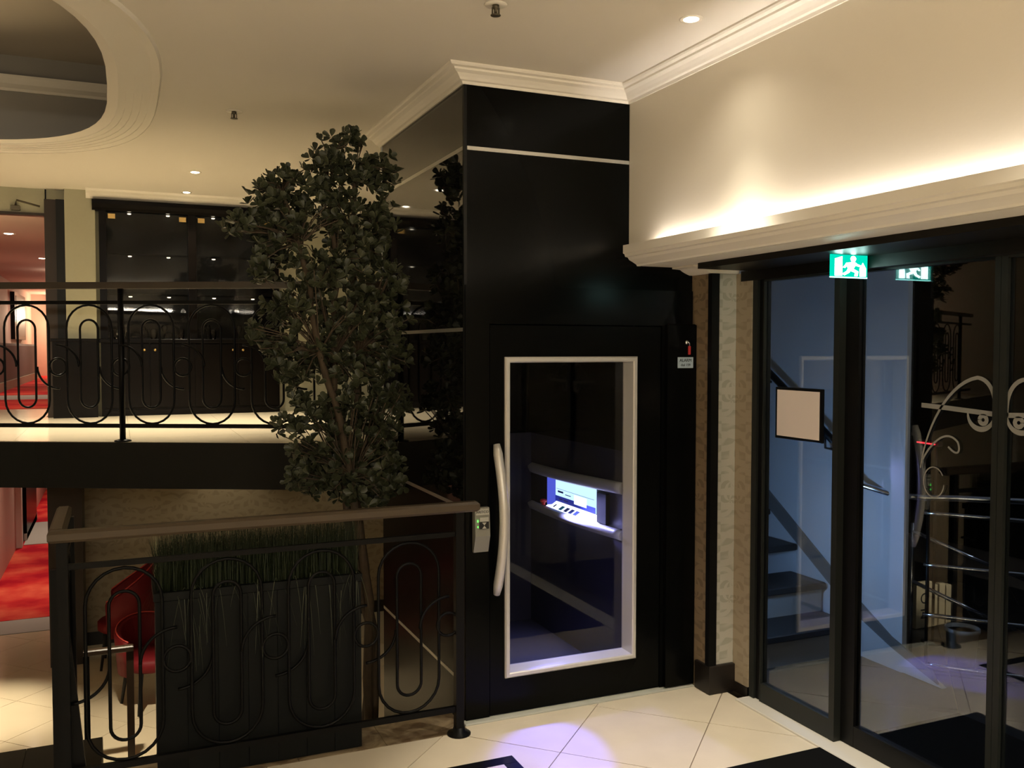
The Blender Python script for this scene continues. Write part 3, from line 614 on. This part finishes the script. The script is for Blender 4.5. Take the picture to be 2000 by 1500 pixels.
zg = dict(ot=1.858, ob=1.200, it=1.776, ib=1.288, c=1.515)
us = [-.548+.352*i for i in range(-6, 1)]+[-.19]+[.165+.352*i for i in range(0, 4)]
us = [-.540-.357*i for i in range(0, 7)]+[-.183, .168, .510, .86, 1.21]
scroll_panel(gr, go, d, us, [u+.178 for u in us if u < 1.2], zg, (0, 180))

# ================================================================== CABINET ON THE GALLERY
cb = thing('display_cabinet', 'dark wooden display cabinet with glass doors and lit shelves on the gallery', 'cabinet', (-.8, 3.7, GAL)); A = At(cb)
CX0, CX1, CY = -1.475, -.15, 3.895
A('base_cupboard', MB().box(CX0, CX1, CY+.012, 3.985, GAL+.001, 1.66), M['wood']); A('counter', MB().box(CX0-.02, CX1+.02, CY-.02, 3.985, 1.66, 1.69, .004), M['wood'])
A('back_board', MB().box(CX0, CX1, 3.975, 3.985, 1.69, 2.66), M['ink']); A('side_board', MB().box(CX0, CX0+.05, CY, 3.975, 1.69, 2.66), M['wood']); A('side_board', MB().box(CX1-.05, CX1, CY, 3.975, 1.69, 2.66), M['wood'])
A('centre_post', MB().box(-.842, -.782, CY, 3.975, 1.69, 2.655), M['wood'])
A('crown', MB().extr([(0,2.655),(-.012,2.655),(-.02,2.675),(-.05,2.70),(-.055,2.728),(.06,2.728),(.06,2.655)], CX0-.045, CX1+.04, lambda p, q, t: (t, CY+p, q)), M['wood'], label='dark moulded cornice of the cabinet')
A('plinth', MB().box(CX0+.02, CX1-.02, CY+.004, CY+.0115, GAL+.002, GAL+.045), M['wood'])
for x0, x1 in ((CX0+.052, -.844), (-.780, CX1-.052)):
    g = A('glass_door', MB().box(x0, x1, CY+.004, CY+.008, 1.70, 2.645), M['cabglass'], label='frameless glass door')
    for x in (x0+.012, x1-.062): ob('hinge', MB().box(x, x+.050, CY-.001, CY+.0036, 2.598, 2.634), M['brass'], g, label='brass corner fitting')
    for z in (2.025, 2.33):
        A('shelf', MB().box(x0, x1, CY+.012, 3.974, z, z+.010), M['cabglass'], label='glass shelf')
LX = (-1.262, -.985, -.650, -.352)
for z in (2.652, 2.33, 2.022):
    for x in LX:
        A('shelf_light', MB().lathe([(0,0),(.014,0),(.012,-.006),(0,-.008)], (x, CY+.04, z-.006), 10), M['puck'], label='tiny warm shelf light')
for i in range(4):
    x0 = CX0+.02+i*.328
    dd = A('cupboard_door', MB().box(x0, x0+.318, CY, CY+.0115, GAL+.06, 1.655, .004), M['wood'])
    ob('door_knob', MB().lathe([(0,0),(.006,0),(.010,.012),(.006,.020),(0,.021)], (0,0,0), 10), M['brass'], dd).location = (x0+(.285 if i%2 == 0 else .033), CY, 1.605)
    dd.children[0].rotation_euler = (R(90), 0, 0)
rnd = random.Random(3)
first = None
for i, x in enumerate((-1.36, -1.30, -1.10, -1.02, -.90, -.70, -.66, -.46, -.40, -.30)):
    prof = [(0,0),(.020,0),(.022,.004),(.004,.008),(.004,.045),(.020,.065),(.024,.09),(.020,.11),(0,.11)] if i%2 else [(0,0),(.024,0),(.026,.06),(.024,.075),(0,.075)]
    nth = ('leftmost', 'second', 'third', 'fourth', 'fifth', 'sixth', 'seventh', 'eighth', 'ninth', 'rightmost')[i]
    ob('drinking_glass', MB().lathe(prof, (0,0,0), 10), M['glassware'], None, (x, CY+.045, 1.6905), None, '%s of ten small clear glasses on the cabinet counter, from the left' % nth, 'glass', 'glasses on the cabinet counter')

lcn = thing('low_console', 'low glossy black console between the brown jamb and the display cabinet', 'console', (-1.66, 3.86, GAL)); A = At(lcn)
A('console_body', MB().box(-1.80, -1.499, 3.83, 3.892, GAL+.001, 1.665), M['wood']); A('console_top', MB().box(-1.81, -1.499, 3.82, 3.896, 1.666, 1.69, .003), M['wood'])

# ================================================================== CEILING FITTINGS
def downlight(x, y, z, label, group=None, r=.038):
    t = thing('downlight', label, 'ceiling light', (x, y, z), group)
    ob('trim_ring', MB().lathe([(r*.72,-.002),(r,-.004),(r*1.12,-.001),(r*1.12,.0),(r*.72,.0)], (0,0,0), 24), M['cornice'], t)
    ob('lamp', MB().lathe([(0,-.0062),(r*.5,-.006),(r*.72,-.003),(r*.72,-.0005),(0,-.0005)], (0,0,0), 20), M['lamp'], t, label='glowing lamp')
    return t
downlight(.545, -.868, CEIL, 'round recessed ceiling light washing the wall above the glass doors')
downlight(-.864, 2.841, CEIL, 'larger of two round ceiling lights above the gallery')
downlight(-.862, 3.70, CEIL, 'round ceiling light nearest the cabinet', r=.034)
downlight(-2.20, 5.25, 2.6, 'round ceiling light in the upper corridor nearest its entrance', r=.05)
downlight(-2.10, 7.55, 2.6, 'farther round ceiling light in the upper corridor', r=.045)
def sprinkler(x, y, label):
    t = thing('sprinkler', label, 'sprinkler', (x, y, CEIL))
    ob('escutcheon', MB().lathe([(0,-.001),(.038,-.003),(.040,-.0005),(0,-.0005)], (0,0,0), 24), M['cornice'], t)
    ob('sprinkler_head', MB().lathe([(0,-.003),(.012,-.003),(.012,-.014),(.006,-.016),(.006,-.034),(.018,-.036),(.018,-.038),(0,-.038)], (0,0,0), 12).box(-.014,-.010,-.003,.003,-.034,-.012).box(.010,.014,-.003,.003,-.034,-.012), M['sprk'], t)
sprinkler(-.150, -.715, 'ceiling sprinkler at the top above the lift')
sprinkler(-.809, 1.106, 'ceiling sprinkler above the tree beside the oval recess')

# corridor details
dc = thing('door_closer', 'small metal door closer arm under the cream wall over the corridor entrance', 'door closer', (-2.02, 3.95, 2.66)); A = At(dc)
A('closer_body', MB().box(-2.06, -2.0, 3.94, 3.984, 2.63, 2.665, .004), M['sprk']); A('closer_arm', MB().tube([(-2.03,3.955,2.665),(-2.02,3.93,2.70),(-1.87,3.95,2.665)], .007, 6), M['sprk'])
lm = thing('wall_lamp', 'glowing wall lamp at the end of the upper corridor', 'lamp', (-2.22, 15.1, 2.1)); A = At(lm)
A('lamp_shade', MB().lathe([(.15,0),(.15,.16),(.10,.24),(0,.24)], (-2.22, 14.98, 2.2), 16), M['shade']); A('lamp_arm', MB().tube([(-2.22,15.19,2.05),(-2.22,14.98,2.05),(-2.22,14.98,2.2)], .02, 6), M['brass'])
wl2 = thing('wall_lamp', 'small round glowing wall light under the upper corridor ceiling', 'lamp', (-1.95, 9.2, 2.42)); A = At(wl2)
A('lamp_shade', MB().lathe([(0,.0),(.08,.02),(.11,.06),(.11,.08),(0,.085)], (-1.98, 9.2, 2.36), 16), M['lampc']); A('lamp_arm', MB().box(-1.98, -1.831, 9.19, 9.21, 2.445, 2.46), M['brass'])
pn = thing('wall_panel', 'dark framed panel on the left wall of the upper corridor', 'wall panel', (-2.79, 12.5, 1.6)); A = At(pn)
A('panel_frame', MB().box(-2.798, -2.74, 11.6, 13.3, 1.75, 2.45), M['wood']); A('panel_face', MB().box(-2.7398, -2.735, 11.75, 13.15, 1.8, 2.4), M['brown'])
bn = thing('corridor_sofa', 'long grey brown upholstered bench along the upper corridor wall', 'bench', (-2.6, 9.0, GAL)); A = At(bn)
A('seat_back', MB().box(-2.784, -2.62, 8.0, 13.8, GAL+.007, 1.68, .03), mat('bench_cloth', (.17, .12, .10), .8)); A('bench_base', MB().box(-2.784, -2.60, 7.9, 13.9, GAL+.006, GAL+.11), M['cream'])

# ================================================================== VESTIBULE
# stairs
sv = ob('stairs_vestibule', MB().box(1.45, 2.19, 0, .012, .001, .135).box(1.45, 2.19, .235, .247, .17, .30), M['riser'], kind='structure')
for k in range(7):
    ob('tread', MB().box(1.45, 2.192-.0*k, .235*k-.03, .235*k+.255, .165*(k+1)-.032, .165*(k+1)+.006, .006), M['tread'], sv)
ob('stair_string', MB().extr([(.45,.0),(1.6,.0),(1.6,1.05),(.45,.40)], 1.40, 1.449, lambda p, q, t: (t, p, q)), M['tread'], sv)
hw = thing('stair_handrail', 'dark sloping handrail fixed to the stairwell wall', 'handrail', (2.16, .3, 1.2)); A = At(hw)
A('rail_bar', MB().tube([(2.155, .80, 1.575), (2.155, .30, 1.245), (2.155, .08, 1.09)], .020, 8), M['frame2'])
A('bracket', MB().tube([(2.209, .19, 1.07), (2.16, .19, 1.08), (2.155, .19, 1.15)], .007, 6), M['frame2']); A('bracket', MB().tube([(2.209, .70, 1.42), (2.16, .70, 1.43), (2.155, .70, 1.50)], .007, 6), M['frame2'])
cr = thing('chrome_railing', 'curved chrome railing with horizontal bars beyond the glass doors', 'railing', (2.319, -.36, 0)); A = At(cr)
q0 = Vector((2.319, -.36, 0)); qd = Vector((.70, -.714, 0))
def qc(s_, z): p = q0+qd*s_+Vector((.18*s_*s_, .0, 0)); p.z = z; return p
for z in (.045, .295, .545, .805): A('bar', MB().tube([qc(.12*i-.02, z-.004*i) for i in range(9)], .011, 8), M['chrome'])
A('top_rail', MB().tube([(2.13,.035,1.12),(2.118,.03,1.03),(2.125,.0,.96),(2.16,-.07,.915),(2.22,-.20,.885),(2.27,-.285,.878)]+[qc(.0, .880)]+[qc(.12*i, .885) for i in range(1, 9)], .016, 8), M['chrome'])
for s_ in (0, .42, .88): p = qc(s_, 0); A('post', MB().tube([(p.x, p.y, 0), (p.x, p.y, .88)], .010, 8), M['frame2'])
c2 = thing('descending_railing', 'chrome sloping bars of the spiral stair behind the chrome railing', 'railing', (2.5, -.35, 0)); A = At(c2)
for za, zb in ((.70, .50), (.445, .235)):
    A('bar', MB().tube([(2.31, -.27, za), (2.50, -.44, (za+zb)/2-.01), (2.78, -.66, zb-.05)], .010, 8), M['chrome'])
A('post', MB().tube([(2.31, -.27, 0), (2.31, -.27, .74)], .009, 8), M['chrome']); A('post', MB().tube([(2.78, -.66, 0), (2.78, -.66, .5)], .009, 8), M['chrome'])
bd = thing('painted_boards', 'pale upright boards with black painted letters leaning by the stair foot', 'boards', (2.85, .2, 0)); A = At(bd)
for i, (x0, x1, h) in enumerate(((2.84, 2.96, .27), (2.972, 3.01, .245), (3.03, 3.075, .245), (3.09, 3.13, .23))): A('board', MB().box(x0, x1, .18+.004*i, .21+.004*i, .001, h, .004), M['pine'])
for s_, z in (('O', .175), ('N', .085)):
    o = ob('lettering', text_mesh('lettering', s_, .085, M['ink']), None, bd); o.location = Vector((2.90, .1785, z))-Vector(bd.location); o.rotation_euler = (R(90), R(90), 0)
bi = thing('waste_bin', 'pale translucent waste bin on the floor behind the chrome railing', 'bin', (2.53, -.43, 0)); A = At(bi)
A('bin_body', MB().lathe([(0,.002),(.062,.002),(.078,.19),(.080,.19),(.080,.185)], (2.555, -.46+.09, 0), 20), M['bin']); A('bin_rim', MB().lathe([(.076,.185),(.084,.185),(.084,.205),(.076,.205),(.076,.185)], (2.555, -.37, 0), 20), M['bin'])
rl = thing('red_led_bar', 'thin red glowing LED line on a black stand in the dark beyond the glass', 'light', (2.73, .01, 0)); A = At(rl)
A('led_line', MB().tube([(2.714, .080, 1.100), (2.700, -.052, 1.099)], .0035, 6), M['redled'], label='glowing red line'); A('head', MB().box(2.7185, 2.75, -.06, .09, 1.085, 1.115, .004), M['ink']); A('stand', MB().tube([(2.735, -.03, .012), (2.735, -.03, 1.085)], .008, 8).lathe([(0,.001),(.06,.001),(.06,.008),(0,.012)], (2.735, -.03, 0), 16), M['ink'])
# mats
ob('doormat', MB().box(.60, 1.222, -2.3, -.825, .0005, .010, .003), M['blackmat'], None, None, None, 'black doormat on the cream tiles before the glass doors', 'doormat')
ob('doormat', MB().box(1.42, 2.03, -2.3, -.80, .0005, .010, .003), M['blackmat'], None, None, None, 'black doormat on the vestibule floor behind the glass', 'doormat')
# exit sign
ex = thing('exit_sign', 'glowing green emergency exit sign hanging from the door header', 'exit sign', (1.18, -.976, 2.0)); A = At(ex)
EX0, EX1, EZ0, EZ1 = 1.102, 1.282, 1.891, 1.9745
A('sign_plate', MB().box(EX0, EX1, -.979, -.973, EZ0, EZ1), M['exitg']); A('edge_strip', MB().box(EX0, EX1, -.9795, -.9725, EZ0-.004, EZ0), M['exitedge'])
# running figure, door and arrow as flat white pictogram on both faces
def picto(y, s_):
    mb = MB(); cx = (EX0+EX1)/2; k = .001*s_
    def poly(pts): 
        vs = [(cx+a*1.0, y, EZ0+b) for a, b in pts]+[(cx+a, y+k, EZ0+b) for a, b in pts]; n = len(pts)
        mb.add(vs, [tuple(range(n)), tuple(range(2*n-1, n-1, -1))]+[(i, n+i, n+(i+1)%n, (i+1)%n) for i in range(n)])
    H = EZ1-EZ0
    def P(pts): poly([((u-.5)*(EX1-EX0), v*H) for u, v in pts])
    P([(.10,.04),(.30,.04),(.30,.92),(.10,.80)])                                        # open door
    P([(.60+.075*math.cos(2*math.pi*i/14), .82+.13*math.sin(2*math.pi*i/14)) for i in range(14)])     # head
    P([(.40,.62),(.62,.70),(.70,.62),(.60,.36),(.46,.36)])                              # trunk
    P([(.46,.40),(.56,.40),(.50,.20),(.36,.06),(.31,.14),(.42,.26)]); P([(.54,.40),(.62,.36),(.74,.26),(.72,.04),(.64,.04),(.65,.20),(.52,.28)])   # legs
    P([(.42,.64),(.46,.58),(.38,.40),(.32,.42)]); P([(.64,.66),(.70,.60),(.84,.52),(.82,.45),(.66,.52)])              # arms
    P([(.78,.04),(.95,.04),(.95,.40),(.865,.66),(.78,.40)])                              # arrow
    return mb
A('pictogram', picto(-.980, -1), M['exitw'], label='white running figure and arrow'); A('pictogram', picto(-.972, 1), M['exitw'], label='white running figure and arrow')
# square framed sign on the fixed pane
sp = thing('framed_notice', 'square pale blank notice with black frame on the fixed glass pane', 'notice', (1.294, -.60, 1.24)); A = At(sp)
A('notice_frame', MB().box(1.288, 1.301, -.738, -.452, 1.228, 1.452, .002), M['frame2']); A('notice_board', MB().box(1.2862, 1.2879, -.725, -.464, 1.240, 1.440), M['board'])
# frosted curls on the sliding panes
def ribbon(pts, ws):                           # flat ribbon in the x = const plane, points (y,z)
    mb = MB(); x = 1.3505; n = len(pts); vs = []
    for i, (y, z) in enumerate(pts):
        a, b = pts[max(i-1,0)], pts[min(i+1,n-1)]; t = Vector((b[0]-a[0], b[1]-a[1])).normalized(); h = ws[i] if isinstance(ws, list) else ws
        vs += [(x, y-t.y*h, z+t.x*h), (x, y+t.y*h, z-t.x*h), (x-.0008, y-t.y*h, z+t.x*h), (x-.0008, y+t.y*h, z-t.x*h)]
    fs = []
    for i in range(n-1):
        a, b = i*4, i*4+4; fs += [(a,a+1,b+1,b),(a+2,b+2,b+3,a+3),(a,b,b+2,a+2),(a+1,a+3,b+3,b+1)]
    return mb.add(vs, fs)
def bez(ps, n=20):
    out = []
    for i in range(n+1):
        t = i/n; q = [Vector(p) for p in ps]
        while len(q) > 1: q = [q[j].lerp(q[j+1], t) for j in range(len(q)-1)]
        out.append((q[0].x, q[0].y))
    return out
def curl(label, c, sgn):
    t = thing('glass_decal', label, 'decal', (1.3505, c[0], c[1])); A = At(t); Y = lambda y: c[0]+sgn*(y-c[0])
    m = lambda pts: [(Y(y), z) for y, z in pts]
    p = bez([(-1.185,1.18),(-1.205,1.33),(-1.30,1.50),(-1.42,1.52)], 14)+bez([(-1.42,1.52),(-1.475,1.515),(-1.495,1.455),(-1.490,1.395)], 10)[1:]
    A('curl', ribbon(m(p), [.0022+.005*min(1, i/16) for i in range(len(p))]), M['decal'])
    p = [(-1.436+.052*math.cos(a), 1.395+.052*math.sin(a)) for a in [math.pi*2-math.pi*i/16 for i in range(17)]]
    A('curl', ribbon(m(p), [.003+.006*math.sin(math.pi*i/16) for i in range(17)]), M['decal'])
    A('stripe', ribbon(m([(-1.185,1.412),(-1.30,1.408),(-1.488,1.398)]), .0085), M['decal'])
    A('dot', ribbon(m([(-1.445+.014*math.cos(2*math.pi*i/12), 1.376+.014*math.sin(2*math.pi*i/12)) for i in range(13)]), .0075), M['decal'])
    p = bez([(-1.195,1.215),(-1.24,1.29),(-1.30,1.335),(-1.345,1.29)], 12)+bez([(-1.345,1.29),(-1.36,1.255),(-1.345,1.235),(-1.305,1.27)], 8)[1:]
    A('curl', ribbon(m(p), .0035), M['decal'])
    A('curl', ribbon(m([(-1.245+.045*math.cos(a), 1.135+.055*math.sin(a)) for a in [2.6-2*math.pi*.9*i/20 for i in range(21)]]), .002), M['decal'])
curl('frosted curl pattern on the sliding glass leaf nearest the lift', (-1.512, 1.40), 1)
curl('frosted curl pattern on the glass leaf at the right edge', (-1.512, 1.40), -1)
ob('yellow_note', MB().box(1.334, 1.3375, -1.70, -1.640, 1.66, 1.79), M['yellowpaper'], None, None, None, 'small dull yellow note on the glass at the right edge', 'note')

# ================================================================== CHAIRS ON THE LOWER FLOOR
def tub_chair(loc, rot, bh, label, seat=.44):
    t = thing('tub_chair', label, 'chair', loc, 'red chairs on the lower floor'); t.rotation_euler = (0, 0, rot)
    ob('seat', MB().lathe([(0,seat-.11),(.21,seat-.11),(.235,seat-.09),(.235,seat-.02),(.21,seat),(0,seat)], (0,0,0), 20), M['red'], t)
    mb = MB(); n = 22
    for i in range(n+1):
        a = R(-118+236*i/n); h = bh-(bh-seat-.14)*abs(math.sin(a/2*1.05))**1.7
        for r, z in ((.27, seat-.13), (.29+.03*(h-seat), h-.02), (.27+.03*(h-seat), h), (.235+.03*(h-seat), h-.02), (.237, seat-.1)):
            mb.v.append((-r*math.cos(a), r*math.sin(a), z))
    for i in range(n):
        for k in range(5): l = (k+1)%5; mb.f.append((i*5+k, i*5+l, (i+1)*5+l, (i+1)*5+k)); mb.smooth.append(True)
    mb.f += [(4,3,2,1,0), tuple(n*5+k for k in range(5))]; mb.smooth += [False]*2
    ob('backrest', mb, M['red'], t)
    pts = []
    for i in range(n+1):
        a = R(-118+236*i/n); h = bh-(bh-seat-.14)*abs(math.sin(a/2*1.05))**1.7; pts.append((-(.272+.03*(h-seat))*math.cos(a), (.272+.03*(h-seat))*math.sin(a), h+.004))
    ob('piping', MB().tube(pts, .006, 5), M['redpipe'], t, label='brighter red piping')
    for sx in (-1, 1):
        for sy in (-1, 1): ob('leg', MB().tube([(sx*.15, sy*.15, seat-.11), (sx*.19, sy*.19, 0)], .016, 8, rs=[.018, .012]), M['ink'], t)
    return t
tub_chair((-1.34, 5.75, LOW), R(175), .98, 'red tub chair with high rounded back against the beige wall')
tub_chair((-1.13, 4.55, LOW), R(-70), .72, 'brighter red low tub chair nearest the planter')

# ================================================================== PLANTER WITH GRASS
pl = thing('planter_box', 'long anthracite planter full of grass behind the landing railing', 'planter', (-.86, .05, 0)); A = At(pl)
PX0, PX1, PY0, PY1, PZ = -1.248, -.472, -.072, .17, .712
A('planter_body', MB().box(PX0+.006, PX1-.006, PY0+.006, PY1-.006, .001, PZ-.03), M['planter'])
for k in range(7):
    x0 = PX0+k*(PX1-PX0)/7; A('front_board', MB().box(x0+.0012, x0+(PX1-PX0)/7-.0012, PY0, PY0+.0055, .004, PZ-.032, .001), M['planter'])
A('rim', MB().box(PX0-.004, PX1+.004, PY0-.004, PY0+.02, PZ-.03, PZ).box(PX0-.004, PX1+.004, PY1-.02, PY1+.004, PZ-.03, PZ).box(PX0-.004, PX0+.02, PY0+.0205, PY1-.0205, PZ-.03, PZ).box(PX1-.02, PX1+.004, PY0+.0205, PY1-.0205, PZ-.03, PZ), M['planter'])
A('soil', MB().box(PX0+.02, PX1-.02, PY0+.02, PY1-.02, PZ-.035, PZ-.022), M['soil'])
def blade(mb, base, h, lean, az, w, seg=4, droop=0):
    b = Vector(base); dx = Vector((math.cos(az), math.sin(az), 0)); sd = Vector((-dx.y, dx.x, 0)); vs = []
    for i in range(seg+1):
        t = i/seg; c = b+dx*(lean*t*t)+Vector((0,0,h*t-droop*t*t*t)); ww = w*(1-t*.9)
        vs += [c-sd*ww, c+sd*ww]
    mb.add(vs, [(2*i, 2*i+1, 2*i+3, 2*i+2) for i in range(seg)])
mb = MB(); rg = random.Random(11)
for i in range(4200):
    x = rg.uniform(PX0+.01, PX1-.005); y = rg.uniform(PY0+.025, PY1-.02); e = min(1, (x-PX0)/.10+.35)
    blade(mb, (x, y, PZ-.025), rg.uniform(.15, .255)*(.82+.18*e), rg.uniform(0, .07), rg.uniform(0, 6.3), rg.uniform(.0012, .0026), 3)
A('grass', mb, M['grass'], kind='stuff')
mb = MB()
for i in range(90):
    x = rg.uniform(PX0+.0, PX0+.34); y = rg.uniform(PY1-.06, PY1-.02); blade(mb, (x, y, PZ-.02), rg.uniform(.17, .235), rg.uniform(0, .03), rg.uniform(0, 6.3), rg.uniform(.002, .0035), 3)
A('lamplit_grass', mb, M['grasslit'], kind='stuff')  # lamplight on the rear grass tips is put into this colour
for i in range(46):
    x = rg.uniform(PX0+.0, PX1-.01); mb = MB(); blade(mb, (x, PY0+.022, PZ-.02), rg.uniform(.05, .14), rg.uniform(.045, .11), rg.uniform(-2.5, -.7), rg.uniform(.0014, .0024), 9, droop=rg.uniform(.10, .42))
    A('grass_blade', mb, M['grassdry'])
for i in range(8):
    mb = MB(); blade(mb, (PX0+.03, PY0+.02+i*.02, PZ-.02), rg.uniform(.05, .12), rg.uniform(.06, .12), rg.uniform(2.2, 4.0), .0016, 9, droop=rg.uniform(.1, .3)); A('grass_blade', mb, M['grass'])

# ================================================================== TREE
tr_ = thing('potted_tree', 'tall leafy artificial tree beside the glossy side of the lift', 'tree', (-.26, .66, LOW)); A = At(tr_)
A('pot', MB().lathe([(0,.002),(.15,.002),(.19,.50),(.205,.52),(.205,.56),(.18,.56),(.175,.52),(0,.52)], (-.26, .66, LOW), 28), M['pot'])
A('soil', MB().lathe([(0,.522),(.172,.522),(.172,.53),(0,.535)], (-.26, .66, LOW), 20), M['soil'])
rt = random.Random(5)
def stem(pts, r0, r1, wob=.012):
    q = []
    for i in range(len(pts)-1):
        a, b = Vector(pts[i]), Vector(pts[i+1]); n = 5
        for k in range(n): q.append(a.lerp(b, k/n)+Vector((rt.uniform(-wob, wob), rt.uniform(-wob, wob), 0)))
    q.append(Vector(pts[-1])); return q, [r0+(r1-r0)*i/(len(q)-1) for i in range(len(q))]
STEMS = [[(-.27,.66,-.90),(-.255,.66,.25),(-.37,.66,.93),(-.42,.66,1.57),(-.40,.65,2.0),(-.44,.66,2.50)],
         [(-.24,.68,-.90),(-.235,.67,.25),(-.30,.70,1.0),(-.28,.72,1.6),(-.31,.70,2.1),(-.30,.68,2.45)],
         [(-.28,.63,-.90),(-.25,.63,.25),(-.34,.60,1.0),(-.50,.58,1.6),(-.58,.60,2.1),(-.66,.62,2.33)]]
for s_ in STEMS:
    q, rs = stem(s_, .026, .009); A('trunk', MB().tube(q, .02, 8, rs=rs), M['bark'])
# foliage clumps: (x, z, half width, half height)
BL = [(-.441,2.47,.10,.13),(-.36,2.58,.10,.06),(-.62,2.36,.13,.10),(-.25,2.47,.13,.10),(-.16,2.42,.08,.08),(-.72,2.28,.10,.09),(-.44,2.27,.17,.12),(-.20,2.24,.12,.10),(-.83,2.17,.10,.06),(-.66,2.12,.14,.12),
      (-.30,2.10,.15,.11),(-.72,1.99,.10,.09),(-.49,1.95,.16,.12),(-.20,1.93,.13,.12),(-.62,1.79,.12,.11),(-.35,1.76,.16,.12),(-.15,1.76,.10,.11),(-.77,1.69,.045,.05),(-.66,1.60,.12,.09),(-.45,1.60,.16,.11),
      (-.15,1.60,.11,.10),(-.58,1.49,.12,.07),(-.29,1.49,.16,.08),(-.53,1.34,.12,.07),(-.31,1.36,.14,.09),(-.12,1.35,.10,.09),(-.60,1.25,.10,.05),(-.40,1.24,.14,.07),(-.20,1.24,.12,.07),(-.49,1.10,.15,.10),
      (-.24,1.10,.14,.11),(-.15,.99,.09,.10),(-.53,1.0,.11,.09),(-.35,.97,.15,.09),(-.22,.90,.12,.06)]
def leaf_mesh(i):
    L_ = 1.0; wd = rt.uniform(.27, .34); cv = rt.uniform(-.10, .22); st_ = [0, .18, .42, .68, .88, 1.0]; ww = [.03, .35, .78, 1.0, .86, .05]
    mb = MB(); ed = []
    for s_, w_ in zip(st_, ww):
        z = cv*s_*s_; h = w_*wd
        for k, e in ((-1,1),(-.78,.0),(0,0),(.78,.0),(1,1)): mb.v.append((s_, k*h, z+abs(k)*h*.35)); ed.append(e if 0 < s_ < 1 else 1.0)
    for a in range(len(st_)-1):
        for k in range(4): mb.f.append((a*5+k, a*5+k+1, (a+1)*5+k+1, (a+1)*5+k)); mb.smooth.append(True)
    return mb, ed
LM = []
for i in range(5):
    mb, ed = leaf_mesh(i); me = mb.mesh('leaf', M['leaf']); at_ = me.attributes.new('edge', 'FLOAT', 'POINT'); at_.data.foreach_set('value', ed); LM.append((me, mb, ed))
placed = []; twigs = MB()
for bx, bz, hw_, hh in BL:
    n = max(11, int(4000*hw_*hh))
    for _ in range(n):
        while True:
            a, b, c = rt.uniform(-1,1), rt.uniform(-1,1), rt.uniform(-1,1)
            if a*a+b*b+c*c < 1: break
        dep = min(.20, hw_*1.35)
        tip = Vector((bx+a*hw_, .66+b*dep, bz+c*hh)); 
        if tip.x > -.05: tip.x = -.05-rt.uniform(0, .04)
        stm = min(STEMS, key=lambda s_: min((Vector(p)-tip).length for p in s_)); near = min((Vector(p) for p in stm), key=lambda p: (p-tip).length+max(0, p.z-tip.z)*2)
        if rt.random() < .35:
            j = near if near.z > .3 else Vector((near.x, near.y, tip.z-.1)); mid = j.lerp(tip, .5)+Vector((0,0,.02)); twigs.tube([j, mid, tip], .003, 4, cap=False)
        up_ = Vector((rt.uniform(-.9,.9), rt.uniform(-1.0,.5), rt.uniform(.1,1.1))).normalized(); s1 = up_.orthogonal().normalized(); s2 = up_.cross(s1); ph = rt.uniform(0, 6.28)
        for k in range(rt.choice((5,6,7))):
            an = ph+k*2*math.pi/6+rt.uniform(-.3,.3); el = rt.uniform(.05, .9); dr = (s1*math.cos(an)+s2*math.sin(an))*math.cos(el)+up_*math.sin(el)
            side = dr.cross(up_)
            if side.length < .05: continue
            side.normalize(); nn = side.cross(dr); sz = rt.uniform(.031, .047)
            mt = Matrix((dr*sz, side*sz, nn*sz)).transposed().to_4x4(); mt.translation = tip+dr*.004; placed.append(mt)
A('twigs', twigs, M['bark'], kind='stuff')
placed.sort(key=lambda m: (m.translation-co.matrix_world.translation).length)
near_, rest = placed[:290], placed[290:]
org = Vector(tr_.location)
for i, mt in enumerate(near_):
    o = bpy.data.objects.new('leaf', LM[i%5][0]); COL.objects.link(o); o.parent = tr_
    m2 = mt.copy(); m2.translation -= org; o.matrix_local = m2
mb = MB(); ed = []
for i, mt in enumerate(rest):
    _, b, e = LM[i%5]; k = len(mb.v); mb.v += [tuple(mt @ Vector(v)) for v in b.v]; mb.f += [tuple(q+k for q in f) for f in b.f]; mb.smooth += b.smooth; ed += e
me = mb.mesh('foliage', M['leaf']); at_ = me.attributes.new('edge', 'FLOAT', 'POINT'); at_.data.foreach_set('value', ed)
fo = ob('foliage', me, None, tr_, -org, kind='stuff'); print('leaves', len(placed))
for o in bpy.data.objects:
    if o.type == 'MESH' and not o.data.materials: print('NO MATERIAL', o.name)
